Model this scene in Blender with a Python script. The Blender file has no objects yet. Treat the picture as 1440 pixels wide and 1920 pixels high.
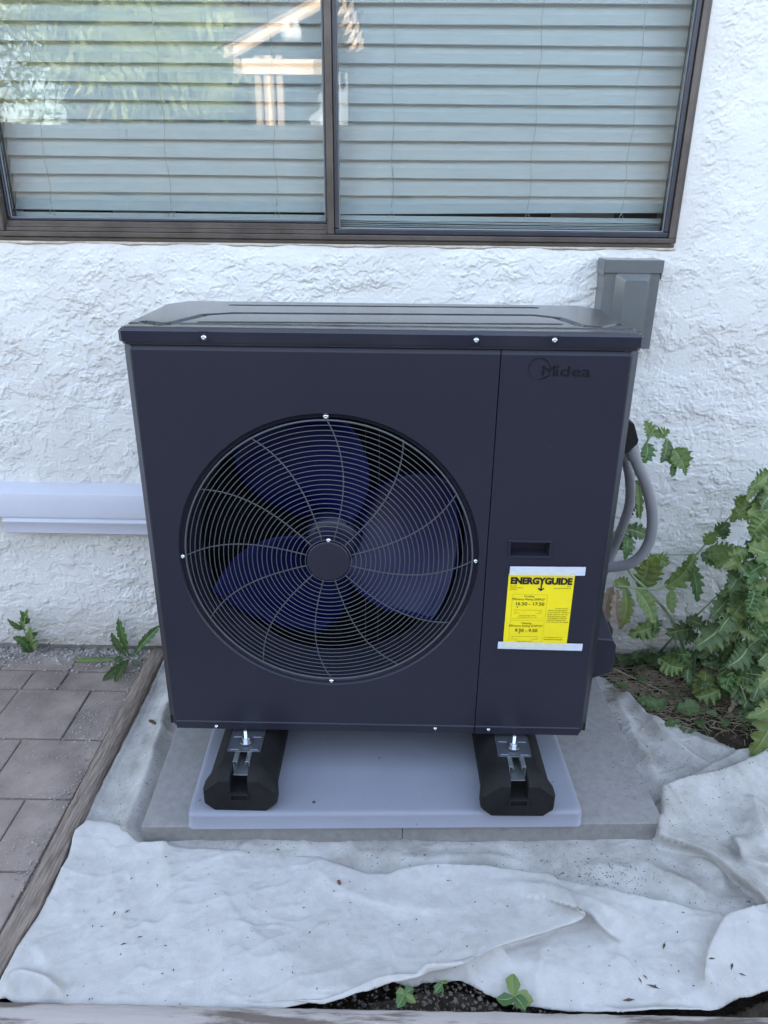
import bpy, bmesh, math, random
import numpy as np
from mathutils import Vector, Matrix
PI = math.pi
S = bpy.context.scene
COL = S.collection
rnd = random.Random(7)

# ------------------------------------------------------------------ camera
CX, CY, CZ, YAW, PITCH, ROLL, FPX = 0.0275, -1.3745, 1.1306, -0.0125, 0.4011, 0.0107, 1400.0
def cam_axes():
    cy, sy, cp, sp = math.cos(YAW), math.sin(YAW), math.cos(PITCH), math.sin(PITCH)
    f = Vector((sy*cp, cy*cp, -sp)); r = Vector((cy, -sy, 0)); u = r.cross(f)
    cr, sr = math.cos(ROLL), math.sin(ROLL)
    return cr*r+sr*u, -sr*r+cr*u, f
AR, AU, AF = cam_axes()
cd = bpy.data.cameras.new('camera'); cam = bpy.data.objects.new('camera', cd); COL.objects.link(cam)
cam.matrix_world = Matrix(((AR.x, AU.x, -AF.x, CX), (AR.y, AU.y, -AF.y, CY), (AR.z, AU.z, -AF.z, CZ), (0, 0, 0, 1)))
cd.sensor_fit = 'VERTICAL'; cd.sensor_height = 36; cd.lens = 36*FPX/1920
cd.clip_start = 0.02; cd.clip_end = 400
S.camera = cam

def at(px, py, ax, v):
    """point of the photo's line of sight through (px,py) on the plane axis=v"""
    d = AF+(px-720)/FPX*AR-(py-960)/FPX*AU; o = Vector((CX, CY, CZ))
    return o+d*((v-o[ax])/d[ax])
def W(px, py, y=0.6): return at(px, py, 1, y)
def G(px, py, z=-0.19): return at(px, py, 2, z)

# ------------------------------------------------------------------ light
SUN_EL, SUN_AZ = math.radians(25), math.radians(14)      # sun stands behind the house: the whole scene is open shade
w = bpy.data.worlds.new("World"); S.world = w; w.use_nodes = True
nt = w.node_tree; bg = nt.nodes['Background']
sky = nt.nodes.new('ShaderNodeTexSky'); sky.sky_type = 'NISHITA'; sky.sun_disc = False
sky.sun_elevation = SUN_EL; sky.sun_rotation = SUN_AZ; sky.air_density = 1.0; sky.dust_density = 2.0; sky.ozone_density = 0.4
hs = nt.nodes.new('ShaderNodeHueSaturation'); hs.inputs['Saturation'].default_value = .74; nt.links.new(sky.outputs[0], hs.inputs['Color']); nt.links.new(hs.outputs[0], bg.inputs[0]); bg.inputs[1].default_value = 0.15
sd = bpy.data.lights.new('sun', 'SUN'); sd.energy = 4.8; sd.angle = math.radians(0.5); sd.color = (1, .93, .82)
sun = bpy.data.objects.new('sun', sd); COL.objects.link(sun)
sdir = Vector((math.sin(SUN_AZ)*math.cos(SUN_EL), math.cos(SUN_AZ)*math.cos(SUN_EL), math.sin(SUN_EL)))
sun.rotation_euler = sdir.to_track_quat('Z', 'Y').to_euler(); sun.location = sdir*20
S.view_settings.view_transform = 'Standard'; S.view_settings.look = 'None'
S.view_settings.exposure = 2.98; S.view_settings.gamma = 1

# ------------------------------------------------------------------ materials
def mat(name, col, rough=.6, metal=0, var=0, vscale=8, col2=None, bump=0, bscale=60, bdist=.002, coat=0, spec=.5, detail=6, stretch=None, thr=(.35, .65), sub=0, trans=0):
    m = bpy.data.materials.new(name); m.use_nodes = True; t = m.node_tree; b = t.nodes['Principled BSDF']
    c = tuple(col)+(1,)
    b.inputs['Base Color'].default_value = c; b.inputs['Roughness'].default_value = rough; b.inputs['Metallic'].default_value = metal
    b.inputs['Specular IOR Level'].default_value = spec
    if coat: b.inputs['Coat Weight'].default_value = coat; b.inputs['Coat Roughness'].default_value = .12
    tc = t.nodes.new('ShaderNodeTexCoord'); src = tc.outputs['Object']
    if stretch:
        mp = t.nodes.new('ShaderNodeMapping'); mp.inputs['Scale'].default_value = stretch; t.links.new(src, mp.inputs[0]); src = mp.outputs[0]
    if var or col2:
        n = t.nodes.new('ShaderNodeTexNoise'); n.inputs['Scale'].default_value = vscale; n.inputs['Detail'].default_value = detail; n.inputs['Roughness'].default_value = .62
        t.links.new(src, n.inputs['Vector'])
        r = t.nodes.new('ShaderNodeValToRGB'); r.color_ramp.elements[0].position = thr[0]; r.color_ramp.elements[1].position = thr[1]
        if col2 is None:
            r.color_ramp.elements[0].color = tuple(x*(1-var) for x in col)+(1,); r.color_ramp.elements[1].color = tuple(min(1, x*(1+var)) for x in col)+(1,)
        else:
            r.color_ramp.elements[0].color = c; r.color_ramp.elements[1].color = tuple(col2)+(1,)
        t.links.new(n.outputs[0], r.inputs[0]); t.links.new(r.outputs[0], b.inputs['Base Color'])
    if bump:
        n2 = t.nodes.new('ShaderNodeTexNoise'); n2.inputs['Scale'].default_value = bscale; n2.inputs['Detail'].default_value = 8; n2.inputs['Roughness'].default_value = .6
        t.links.new(src, n2.inputs['Vector'])
        bp = t.nodes.new('ShaderNodeBump'); bp.inputs['Strength'].default_value = bump; bp.inputs['Distance'].default_value = bdist
        t.links.new(n2.outputs[0], bp.inputs['Height']); t.links.new(bp.outputs[0], b.inputs['Normal'])
    if trans:
        o = t.nodes['Material Output']; tr = t.nodes.new('ShaderNodeBsdfTranslucent'); mx = t.nodes.new('ShaderNodeMixShader')
        tr.inputs[0].default_value = (min(1, col[0]*1.5), min(1, col[1]*1.6), col[2], 1); mx.inputs[0].default_value = trans
        t.links.new(b.outputs[0], mx.inputs[1]); t.links.new(tr.outputs[0], mx.inputs[2]); t.links.new(mx.outputs[0], o.inputs[0])
    return m

def speckle(m, col, scale, thr, size=.03):
    """add small specks (grit, dirt) of a colour over a material's base colour"""
    t = m.node_tree; b = t.nodes['Principled BSDF']; inp = b.inputs['Base Color']
    n = t.nodes.new('ShaderNodeTexNoise'); n.inputs['Scale'].default_value = scale; n.inputs['Detail'].default_value = 2
    tc = t.nodes.new('ShaderNodeTexCoord'); t.links.new(tc.outputs['Object'], n.inputs['Vector'])
    r = t.nodes.new('ShaderNodeValToRGB'); r.color_ramp.elements[0].position = thr; r.color_ramp.elements[1].position = thr+size
    t.links.new(n.outputs[0], r.inputs[0])
    mx = t.nodes.new('ShaderNodeMix'); mx.data_type = 'RGBA'
    if inp.links: t.links.new(inp.links[0].from_socket, mx.inputs[6])
    else: mx.inputs[6].default_value = inp.default_value
    mx.inputs[7].default_value = tuple(col)+(1,); t.links.new(r.outputs[0], mx.inputs[0]); t.links.new(mx.outputs[2], inp)
    return m

M = {}
M['stucco'] = mat('stucco', (.63, .605, .575), .9, col2=(.73, .72, .705), vscale=2.2, thr=(.28, .52), detail=9, bump=.55, bscale=140, bdist=.0016, spec=.2)
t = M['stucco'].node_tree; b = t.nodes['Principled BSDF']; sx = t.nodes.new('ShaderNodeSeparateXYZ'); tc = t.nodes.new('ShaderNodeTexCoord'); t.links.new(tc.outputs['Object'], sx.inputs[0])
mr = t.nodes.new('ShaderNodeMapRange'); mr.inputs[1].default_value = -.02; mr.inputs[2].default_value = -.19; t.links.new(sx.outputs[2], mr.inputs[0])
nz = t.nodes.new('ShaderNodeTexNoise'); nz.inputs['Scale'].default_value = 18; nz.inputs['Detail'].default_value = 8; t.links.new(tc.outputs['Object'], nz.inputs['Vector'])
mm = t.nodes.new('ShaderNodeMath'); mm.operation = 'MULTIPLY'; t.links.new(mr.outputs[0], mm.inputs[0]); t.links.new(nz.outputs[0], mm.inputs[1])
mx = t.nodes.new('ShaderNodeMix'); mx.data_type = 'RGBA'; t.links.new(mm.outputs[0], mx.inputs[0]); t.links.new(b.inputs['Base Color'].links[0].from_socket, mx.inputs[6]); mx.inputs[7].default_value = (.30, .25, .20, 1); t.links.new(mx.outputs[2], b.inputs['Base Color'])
M['concrete'] = mat('concrete', (.25, .24, .22), .9, var=.3, vscale=14, bump=.6, bscale=90, bdist=.003)
M['soil'] = mat('soil', (.035, .027, .02), 1, col2=(.085, .068, .05), vscale=30, bump=1, bscale=60, bdist=.01, spec=.1)
M['paver'] = mat('paver', (.20, .162, .145), .9, col2=(.35, .285, .25), vscale=7, detail=9, bump=.5, bscale=160, bdist=.0015, spec=.25)
speckle(M['paver'], (.4, .37, .34), 260, .68)
M['joint'] = mat('joint', (.10, .09, .08), 1, col2=(.3, .28, .25), vscale=160, bump=.8, bscale=200, bdist=.003)
M['timber'] = mat('timber', (.12, .09, .07), .9, col2=(.33, .27, .225), vscale=22, stretch=(7, .55, 7), bump=1, bscale=30, bdist=.004, detail=9)
M['timber_paint'] = mat('timber_paint', (.42, .375, .345), .8, col2=(.15, .12, .10), vscale=3.2, stretch=(1.2, 9, 9), bump=.8, bscale=9, bdist=.003, thr=(.52, .60), detail=10)
M['cloth'] = mat('cloth', (.47, .455, .437), .95, col2=(.545, .53, .512), vscale=26, bump=.8, bscale=300, bdist=.0016, spec=.1)
M['cloth_old'] = mat('cloth_old', (.32, .307, .285), .95, col2=(.51, .495, .475), vscale=11, bump=.9, bscale=280, bdist=.0016, spec=.1, detail=9)
speckle(M['cloth_old'], (.12, .10, .08), 170, .68)
speckle(M['cloth'], (.20, .18, .15), 150, .76)
M['paint'] = mat('paint', (.021, .0215, .034), .36, var=.06, vscale=2, bump=.03, bscale=700, bdist=.0004, spec=.35)
M['paint_lid'] = mat('paint_lid', (.018, .019, .032), .16, col2=(.030, .030, .040), vscale=5, bump=.04, bscale=300, bdist=.0005, spec=.6)
speckle(M['paint'], (.10, .10, .11), 75, .775, .01)
M['lid_top'] = mat('lid_top', (.042, .042, .046), .17, col2=(.065, .063, .062), vscale=14, spec=.8, bump=.05, bscale=200, bdist=.0005)  # paler than the rim: dust plus the wall's reflection put into the colour
M['logo'] = mat('logo', (.006, .006, .009), .3)
M['dark'] = mat('dark', (.006, .006, .008), .7)
M['coil'] = mat('coil', (.02, .022, .026), .45, metal=.5, bump=1, bscale=30, stretch=(30, 1, 1), bdist=.002)
M['fan'] = mat('fan', (.0018, .0048, .055), .30, spec=.24)
M['fanhub'] = mat('fanhub', (.008, .010, .04), .4)
M['wire'] = mat('wire', (.085, .09, .10), .42, metal=.1)
M['steel'] = mat('steel', (.62, .64, .66), .25, metal=1)
M['zinc'] = mat('zinc', (.55, .58, .60), .38, metal=.9, col2=(.36, .40, .42), vscale=60)
M['rubber'] = mat('rubber', (.007, .007, .008), .7, spec=.25, col2=(.015, .014, .014), vscale=18, bump=.7, bscale=260, bdist=.0015)
M['pad'] = mat('pad', (.235, .245, .29), .45, col2=(.265, .275, .325), vscale=4, bump=.15, bscale=500, bdist=.0006)
speckle(M['pad'], (.08, .075, .07), 60, .76, .01)
M['slab'] = mat('slab', (.235, .225, .218), .9, col2=(.29, .278, .268), vscale=55, detail=9, bump=.45, bscale=300, bdist=.0012, spec=.25)
speckle(M['slab'], (.40, .39, .37), 300, .70)
M['frame'] = mat('frame', (.075, .062, .056), .42, metal=.35, col2=(.12, .10, .09), vscale=12, stretch=(1, 1, 1), bump=.15, bscale=100, bdist=.0006)
M['sash'] = mat('sash', (.04, .045, .06), .35, metal=.4, col2=(.06, .06, .075), vscale=10)
M['seal'] = mat('seal', (.25, .27, .30), .5)
M['slat'] = mat('slat', (.68, .77, .81), .5, var=.04, vscale=20, stretch=(1, 8, 8), bump=.08, bscale=30, bdist=.0006)
M['cord'] = mat('cord', (.55, .56, .54), .8)
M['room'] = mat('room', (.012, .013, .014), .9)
M['vinyl'] = mat('vinyl', (.56, .57, .64), .22, var=.02)
M['boxgrey'] = mat('boxgrey', (.135, .142, .145), .22, var=.04, vscale=6)
M['conduit'] = mat('conduit', (.22, .22, .235), .45, var=.05)
M['yellow'] = mat('yellow', (.92, .74, .01), .5, var=.03)
M['ink'] = mat('ink', (.01, .01, .01), .6)
M['inksoft'] = mat('inksoft', (.16, .13, .01), .6)
M['tape'] = mat('tape', (.62, .66, .74), .35, var=.06, vscale=60, stretch=(1, 1, 3), bump=.3, bscale=50, bdist=.001)
M['tape_over'] = mat('tape_over', (.68, .68, .56), .35, var=.05, vscale=60)
M['leafA'] = mat('leafA', (.125, .19, .055), .55, col2=(.19, .26, .085), vscale=14, trans=.25, bump=.4, bscale=60, bdist=.002)
M['leafB'] = mat('leafB', (.065, .11, .04), .6, col2=(.11, .16, .06), vscale=14, trans=.2, bump=.4, bscale=60, bdist=.002)
M['leafC'] = mat('leafC', (.20, .24, .06), .55, col2=(.13, .18, .07), vscale=10, trans=.35, bump=.4, bscale=60, bdist=.002)
M['leafD'] = mat('leafD', (.05, .11, .03), .5, col2=(.09, .17, .05), vscale=20, trans=.2, bump=.4, bscale=80, bdist=.002)
M['rib'] = mat('rib', (.20, .27, .12), .5)
M['stem'] = mat('stem', (.22, .29, .15), .5, var=.15, vscale=20)
M['dead'] = mat('dead', (.22, .17, .12), .9, col2=(.34, .27, .20), vscale=20, trans=.15)
M['straw'] = mat('straw', (.20, .16, .11), .9, col2=(.42, .35, .25), vscale=40)
M['stone'] = mat('stone', (.22, .21, .20), .9, col2=(.48, .45, .42), vscale=40)
M['bit'] = mat('bit', (.04, .035, .025), .9, col2=(.10, .06, .035), vscale=40)
M['bark'] = mat('bark', (.10, .07, .05), .9, var=.3)
M['pine'] = mat('pine', (.22, .28, .09), .5, col2=(.70, .70, .40), vscale=3, trans=.3)
M['cedar'] = mat('cedar', (.62, .48, .36), .7, var=.15, vscale=6)
M['shingle'] = mat('shingle', (.12, .11, .10), .9)
M['fence'] = mat('fence', (.055, .05, .048), .9, var=.2)
M['bulb'] = mat('bulb', (.85, .85, .82), .3)

m = bpy.data.materials.new('glass'); m.use_nodes = True; t = m.node_tree; t.nodes.remove(t.nodes['Principled BSDF'])
tr = t.nodes.new('ShaderNodeBsdfTransparent'); tr.inputs[0].default_value = (.985, .995, .995, 1); gl = t.nodes.new('ShaderNodeBsdfGlossy'); gl.inputs['Roughness'].default_value = 0
fr = t.nodes.new('ShaderNodeFresnel'); fr.inputs[0].default_value = 1.45; mx = t.nodes.new('ShaderNodeMixShader')
t.links.new(fr.outputs[0], mx.inputs[0]); t.links.new(tr.outputs[0], mx.inputs[1]); t.links.new(gl.outputs[0], mx.inputs[2]); t.links.new(mx.outputs[0], t.nodes['Material Output'].inputs[0])
M['glass'] = m

# ------------------------------------------------------------------ mesh helpers
class MB:
    def __init__(s): s.v = []; s.f = []; s.mi = []; s.cur = 0
    def add(s, vs, fs):
        o = len(s.v); s.v += [tuple(p) for p in vs]; s.f += [tuple(i+o for i in q) for q in fs]; s.mi += [s.cur]*len(fs)
    def box(s, a, b, rz=0, piv=None):
        x0, y0, z0 = a; x1, y1, z1 = b
        vs = [(x, y, z) for z in (z0, z1) for x, y in ((x0, y0), (x1, y0), (x1, y1), (x0, y1))]
        if rz:
            c = piv or ((x0+x1)/2, (y0+y1)/2); cr, sr = math.cos(rz), math.sin(rz)
            vs = [(c[0]+(x-c[0])*cr-(y-c[1])*sr, c[1]+(x-c[0])*sr+(y-c[1])*cr, z) for x, y, z in vs]
        s.add(vs, [(3, 2, 1, 0), (4, 5, 6, 7), (0, 1, 5, 4), (1, 2, 6, 5), (2, 3, 7, 6), (3, 0, 4, 7)])
    def loops(s, ls, close=True, cap=True):
        n = len(ls[0]); vs = [p for l in ls for p in l]; fs = []
        for i in range(len(ls)-1):
            for j in range(n if close else n-1):
                k = (j+1) % n; fs.append((i*n+j, i*n+k, (i+1)*n+k, (i+1)*n+j))
        if cap: fs.append(tuple(range(n-1, -1, -1))); fs.append(tuple((len(ls)-1)*n+j for j in range(n)))
        s.add(vs, fs)
    def tube(s, pts, r, n=8, cap=True):
        pts = [Vector(p) for p in pts]; rs = r if isinstance(r, (list, tuple)) else [r]*len(pts); ls = []; up = None
        for i, p in enumerate(pts):
            t = (pts[min(i+1, len(pts)-1)]-pts[max(i-1, 0)]).normalized()
            if up is None: up = t.orthogonal().normalized()
            up = (up-t*up.dot(t)).normalized(); b = t.cross(up)
            ls.append([p+(up*math.cos(2*PI*k/n)+b*math.sin(2*PI*k/n))*rs[i] for k in range(n)])
        s.loops(ls, cap=cap)
    def lathe(s, prof, c, axis=1, n=24):
        """prof: (radius, offset along axis) pairs"""
        ls = []
        for r, h in prof:
            l = []
            for k in range(n):
                a = 2*PI*k/n; u, v = r*math.cos(a), r*math.sin(a)
                l.append((c[0]+u, c[1]+h, c[2]+v) if axis == 1 else ((c[0]+u, c[1]+v, c[2]+h) if axis == 2 else (c[0]+h, c[1]+u, c[2]+v)))
            ls.append(l)
        s.loops(ls)
    def build(s, name, mats, parent=None, smooth=False, bevel=0, seg=2, solid=0):
        me = bpy.data.meshes.new(name); me.from_pydata(s.v, [], s.f); me.update()
        ms = mats if isinstance(mats, list) else [bpy.data.materials['bracket'] if mats == 'bracket' else mats]
        for q in ms: me.materials.append(M[q] if isinstance(q, str) else q)
        if len(ms) > 1: me.polygons.foreach_set('material_index', s.mi)
        return link(name, me, parent, smooth, bevel, seg, solid)
def link(name, me, parent=None, smooth=False, bevel=0, seg=2, solid=0):
    bm = bmesh.new(); bm.from_mesh(me); bmesh.ops.recalc_face_normals(bm, faces=bm.faces) if len(me.polygons) < 60000 and not solid else None; bm.to_mesh(me); bm.free()
    if smooth or bevel: me.polygons.foreach_set('use_smooth', [True]*len(me.polygons))
    o = bpy.data.objects.new(name, me); COL.objects.link(o)
    if parent: o.parent = parent
    if bevel:
        b = o.modifiers.new('bevel', 'BEVEL'); b.width = bevel; b.segments = seg; b.limit_method = 'ANGLE'; b.angle_limit = math.radians(35); b.harden_normals = True
    if solid:
        b = o.modifiers.new('thickness', 'SOLIDIFY'); b.thickness = solid; b.offset = -1
    return o
def tag(o, label, cat, group=None):
    o['label'] = label; o['category'] = cat
    if group: o['group'] = group
    return o
def thing(name, label, cat, loc=(0, 0, 0), group=None):
    o = bpy.data.objects.new(name, None); COL.objects.link(o); o.empty_display_size = .05
    o.location = loc
    return tag(o, label, cat, group)
def struct(o, kind='structure', label=None):
    o['kind'] = kind
    if label: o['label'] = label
    return o
def setpar(o, p):     # parent keeping world coordinates (meshes here are built in world coordinates)
    o.parent = p; o.matrix_parent_inverse = Matrix.Translation(p.location).inverted()
def spline(pts, n=8):
    """Catmull-Rom through points"""
    P = [Vector(p) for p in pts]; P = [P[0]*2-P[1]]+P+[P[-1]*2-P[-2]]; out = []
    for i in range(1, len(P)-2):
        for k in range(n):
            t = k/n; a, b, c, d = P[i-1], P[i], P[i+1], P[i+2]
            out.append(.5*((2*b)+(c-a)*t+(2*a-5*b+4*c-d)*t*t+(3*b-a-3*c+d)*t**3))
    out.append(P[-2]); return out

# numpy gradient noise
_rg = np.random.RandomState(11); _perm = np.concatenate([_rg.permutation(512)]*2); _ga = _rg.rand(512)*2*PI; _gx, _gy = np.cos(_ga), np.sin(_ga)
def pn(x, y, s=0):
    xi = np.floor(x).astype(int); yi = np.floor(y).astype(int); xf = x-xi; yf = y-yi
    u = xf**3*(xf*(xf*6-15)+10); v = yf**3*(yf*(yf*6-15)+10)
    def g(a, b):
        h = _perm[(_perm[(xi+a+s*57) & 511]+yi+b+s*31) & 511]; return _gx[h]*(xf-a)+_gy[h]*(yf-b)
    return ((g(0, 0)*(1-u)+g(1, 0)*u)*(1-v)+(g(0, 1)*(1-u)+g(1, 1)*u)*v)*1.5
def fbm(x, y, s=0, o=4, g=.5):
    r = 0; a = 1
    for k in range(o): r = r+a*pn(x, y, s+k); x = x*2.03; y = y*2.03; a *= g
    return r
def sst(a, b, x):
    t = np.clip((x-a)/(b-a), 0, 1); return t*t*(3-2*t)
def grid_mesh(name, V, nx, ny, keep=None, m=None, **kw):
    """V (ny,nx,3) array of points -> mesh; keep is a (ny-1,nx-1) face mask"""
    idx = np.arange(nx*ny).reshape(ny, nx)
    F = np.stack([idx[:-1, :-1], idx[:-1, 1:], idx[1:, 1:], idx[1:, :-1]], -1)
    F = F[keep] if keep is not None else F.reshape(-1, 4)
    used = np.unique(F); rm = np.full(nx*ny, -1); rm[used] = np.arange(len(used)); F = rm[F]; P = V.reshape(-1, 3)[used]
    me = bpy.data.meshes.new(name); me.vertices.add(len(P)); me.vertices.foreach_set('co', P.astype(np.float32).ravel())
    me.loops.add(F.size); me.loops.foreach_set('vertex_index', F.ravel().astype(np.int32))
    me.polygons.add(len(F)); me.polygons.foreach_set('loop_start', np.arange(0, F.size, 4).astype(np.int32))
    me.polygons.foreach_set('use_smooth', np.ones(len(F), bool)); me.update(calc_edges=True); me.validate()
    if m: me.materials.append(M[m])
    o = bpy.data.objects.new(name, me); COL.objects.link(o)
    return o

# text, standing upright facing -Y; x,z = anchor
def text(body, x, z, h, y, m, align='LEFT', bold=0, width=None, rot=0, ext=0, name='lettering', parent=None, font_shear=0):
    c = bpy.data.curves.new('t', 'FONT'); c.body = body; c.size = 1; c.align_x = align; c.offset = bold; c.extrude = 0; c.space_line = .95; c.resolution_u = 4; c.shear = font_shear
    o = bpy.data.objects.new('t', c); COL.objects.link(o); bpy.context.view_layer.update()
    me = bpy.data.meshes.new_from_object(o.evaluated_get(bpy.context.evaluated_depsgraph_get())); bpy.data.objects.remove(o)
    n = len(me.vertices); co = np.empty(n*3, np.float32); me.vertices.foreach_get('co', co); co = co.reshape(-1, 3)
    cap = .73; s = h/cap; sx = s
    if width: sx = width/(co[:, 0].max()-co[:, 0].min())
    X = co[:, 0]*sx; Z = co[:, 1]*s; cr, sr = math.cos(rot), math.sin(rot)
    out = np.stack([x+X*cr-Z*sr, np.full(n, y), z+X*sr+Z*cr], -1)
    b = MB(); b.v = [tuple(p) for p in out]; b.f = [tuple(p.vertices) for p in me.polygons]; b.mi = [0]*len(b.f)
    bpy.data.meshes.remove(me)
    return b

# ================================================================== SETTING
WY = .6; WB = -.172; GZ = -.205
g = MB(); g.add([(-60, -60, -.26), (60, -60, -.26), (60, 60, -.26), (-60, 60, -.26)], [(0, 1, 2, 3)])
struct(g.build('ground', 'soil'))
# ---- house
house = thing('house', 'white stucco house wall with a brown framed window above the outdoor unit', 'house', (0, .6, -.2))
def hp(o): setpar(o, house); return o
WX0, WX1, WZ0, WZ1 = -.962, .708, 1.028, 2.15          # window opening
gx0, gx1, gz1 = -1.35, 1.25, 1.60; st = .0022
nx = int((gx1-gx0)/st)+1; ny = int((gz1-WB)/st)+1
X, Z = np.meshgrid(np.linspace(gx0, gx1, nx), np.linspace(WB, gz1, ny))
wx = X+.012*fbm(X*15, Z*15, 1, 3)+.0050*fbm(X*70, Z*70, 6, 3); wz = Z+.012*fbm(X*15, Z*15, 21, 3)+.0050*fbm(X*70, Z*70, 8, 3)
def plat(n, thr, eps=.022, lip=.45): return sst(thr, thr+eps, n)*(1+lip*np.exp(-((n-thr-eps)/(eps*1.6))**2))
na = fbm(wx*5.5+.5*wz, wz*8.5-.8*wx, 2, 5, .6); nb = fbm(wx*11+6*wz, wz*19-4*wx, 12, 4, .62); nc = fbm(wx*26-9*wz, wz*38+12*wx, 15, 3, .62)
mk2 = sst(-.25, .15, fbm(X*6+9, Z*6, 35, 2)); mk3 = sst(-.15, .25, fbm(X*7+3, Z*7, 38, 2))
edge = np.minimum(np.maximum(np.abs(X-(WX0+WX1)/2)-(WX1-WX0)/2, WZ0-Z), 9)
calm = .25+.75*sst(.01, .06, np.where((edge < .0) | (Z > WZ0-.08) & (X > WX0-.06) & (X < WX1+.09), edge, 1))
H = .92*(.0020*(plat(na, -.42)+plat(na, -.02)+plat(na, .34))+.0017*mk2*(plat(nb, -.05, .06)+plat(nb, .4, .06))+.0014*mk3*plat(nc, .12, .10)+.0006*(1-mk3)*fbm(wx*12, wz*150, 40, 2))*calm*(.6+.4*sst(-.35, .15, fbm(X*2.6, Z*3.2, 91, 2)))+.0004*fbm(X*150, Z*180, 50, 2)+.002*fbm(X*4, Z*4, 60, 2)
V = np.stack([X, WY-H, Z], -1)
xc = (X[1:, 1:]+X[:-1, :-1])/2; zc = (Z[1:, 1:]+Z[:-1, :-1])/2
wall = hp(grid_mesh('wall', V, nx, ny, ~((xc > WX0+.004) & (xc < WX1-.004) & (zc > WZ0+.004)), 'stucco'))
b = MB()
for a, c in (((-6, WY, WB), (gx0, WY+.14, 2.75)), ((gx1, WY, WB), (6, WY+.14, 2.75)), ((gx0, WY, gz1), (WX0, WY+.14, 2.75)), ((WX1, WY, gz1), (gx1, WY+.14, 2.75)), ((WX0, WY, WZ1), (WX1, WY+.14, 2.75)),
             ((gx0, WY+.012, WB), (WX0, WY+.14, gz1)), ((WX1, WY+.012, WB), (gx1, WY+.14, gz1)), ((WX0, WY+.012, WB), (WX1, WY+.14, WZ0)),
             ((-6, 5.6, WB), (6, 5.74, 2.75)), ((-6, WY+.14, WB), (-5.86, 5.6, 2.75)), ((5.86, WY+.14, WB), (6, 5.6, 2.75))):
    b.box(a, c)
hp(b.build('wall_core', 'stucco'))
b = MB(); b.box((-6, WY+.012, -.3), (6, WY+.15, WB-.001)); hp(b.build('footing', 'concrete'))
b = MB(); b.loops([[(x, y, z) for y, z in ((.15, 2.62), (3.1, 3.9), (6.1, 2.62), (6.1, 2.75), (3.1, 4.03), (.15, 2.75))] for x in (-6.4, 6.4)]); hp(b.build('roof', 'shingle'))  # roof out of view, added so the house shades the scene
b = MB(); ls_ = [[(x, WY-.0045-.0015*math.sin(x*31), WZ0-.012+.001*math.sin(x*47)), (x, WY-.002, WZ0-.0165+.0022*math.sin(x*23)+.0015*math.sin(x*71)), (x, WY+.006, WZ0-.017), (x, WY+.006, WZ0-.010)] for x in [WX0-.02+i*(WX1-WX0+.03)/90 for i in range(91)]]; b.loops(ls_); hp(b.build('caulk_bead', mat('caulk', (.55, .47, .40), .8, var=.2, vscale=30), smooth=True))
# ---- window (part) with frame, sashes and panes (sub-parts)
win = hp(bpy.data.objects.new('window', bpy.data.meshes.new('window'))); COL.objects.link(win)
b = MB(); y0, y1 = WY-.012, WY+.07
b.box((WX0, y0, WZ0), (WX1, y1, WZ0+.012)); b.box((WX0, y0, WZ1-.02), (WX1, y1, WZ1)); b.box((WX0, y0, WZ0+.012), (WX0+.014, y1, WZ1-.02)); b.box((WX1-.012, y0, WZ0+.012), (WX1, y1, WZ1-.02))
b.box((WX0-.012, WY-.005, WZ0-.010), (WX1+.006, WY+.004, WZ0-.001)); b.box((WX1+.001, WY-.005, WZ0), (WX1+.009, WY+.004, WZ1)); b.box((WX0-.012, WY-.005, WZ0), (WX0-.001, WY+.004, WZ1))
me = b.build('window_x', 'frame', None, bevel=.002).data
win.data = me; mo = win.modifiers.new('bevel', 'BEVEL'); mo.width = .002; mo.segments = 2; mo.harden_normals = True
bpy.data.objects.remove(bpy.data.objects['window_x'])
MX0, MX1 = W(611.5, 300, .6).x, W(637, 300, .6).x
MXA, MXB = MX0+.001, MX1+.001
def wp(o): o.parent = win; return o
b = MB()                                                         # sill track on the left: three steps
zz = [WZ0+.0125, WZ0+.022, WZ0+.027, WZ0+.036]
b.box((WX0+.0145, WY-.004, zz[0]), (MXA-.0005, WY+.06, zz[1])); b.box((WX0+.0145, WY+.006, zz[1]), (MXA-.0005, WY+.06, zz[3]))
b.box((WX0+.0145, WY+.001, zz[1]+.0002), (MXA-.0005, WY+.0058, zz[2]))
wp(b.build('sill_track', 'frame', bevel=.0012))
def sash(name, x0, x1, z0, y, wd, mt, wr=None):
    wr = wr or wd; z1 = WZ1-.021
    b = MB(); b.box((x0, y, z0), (x1, y+.022, z0+wd)); b.box((x0, y, z1-wd), (x1, y+.022, z1)); b.box((x0, y, z0+wd), (x0+wr, y+.022, z1-wd)); b.box((x1-wr, y, z0+wd), (x1, y+.022, z1-wd))
    o = b.build(name, mt, bevel=.003, seg=3); return wp(o)
sash('fixed_sash', WX0+.0145, MXA-.001, zz[3]+.0002, WY+.016, .006, 'sash')
b = MB(); b.box((MXA, WY-.010, WZ0+.0125), (MXA+.0165, WY+.05, WZ1-.021)); wp(b.build('mullion', 'frame', bevel=.002))
sash('sliding_sash', MXA+.017, WX1-.0125, WZ0+.0125, WY-.006, .013, 'sash', .011)
def gasket(x0, x1, z0, y):
    z1 = WZ1-.04; r = .0022; b = MB(); b.box((x0, y, z0), (x1, y+.003, z0+r)); b.box((x0, y, z0+r), (x0+r, y+.003, z1)); b.box((x1-r, y, z0+r), (x1, y+.003, z1)); wp(b.build('gasket', 'seal'))
gasket(WX0+.0207, MXA-.0072, zz[3]+.0064, WY+.024); gasket(MXA+.0282, WX1-.0237, WZ0+.0257, WY+.004)
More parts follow.
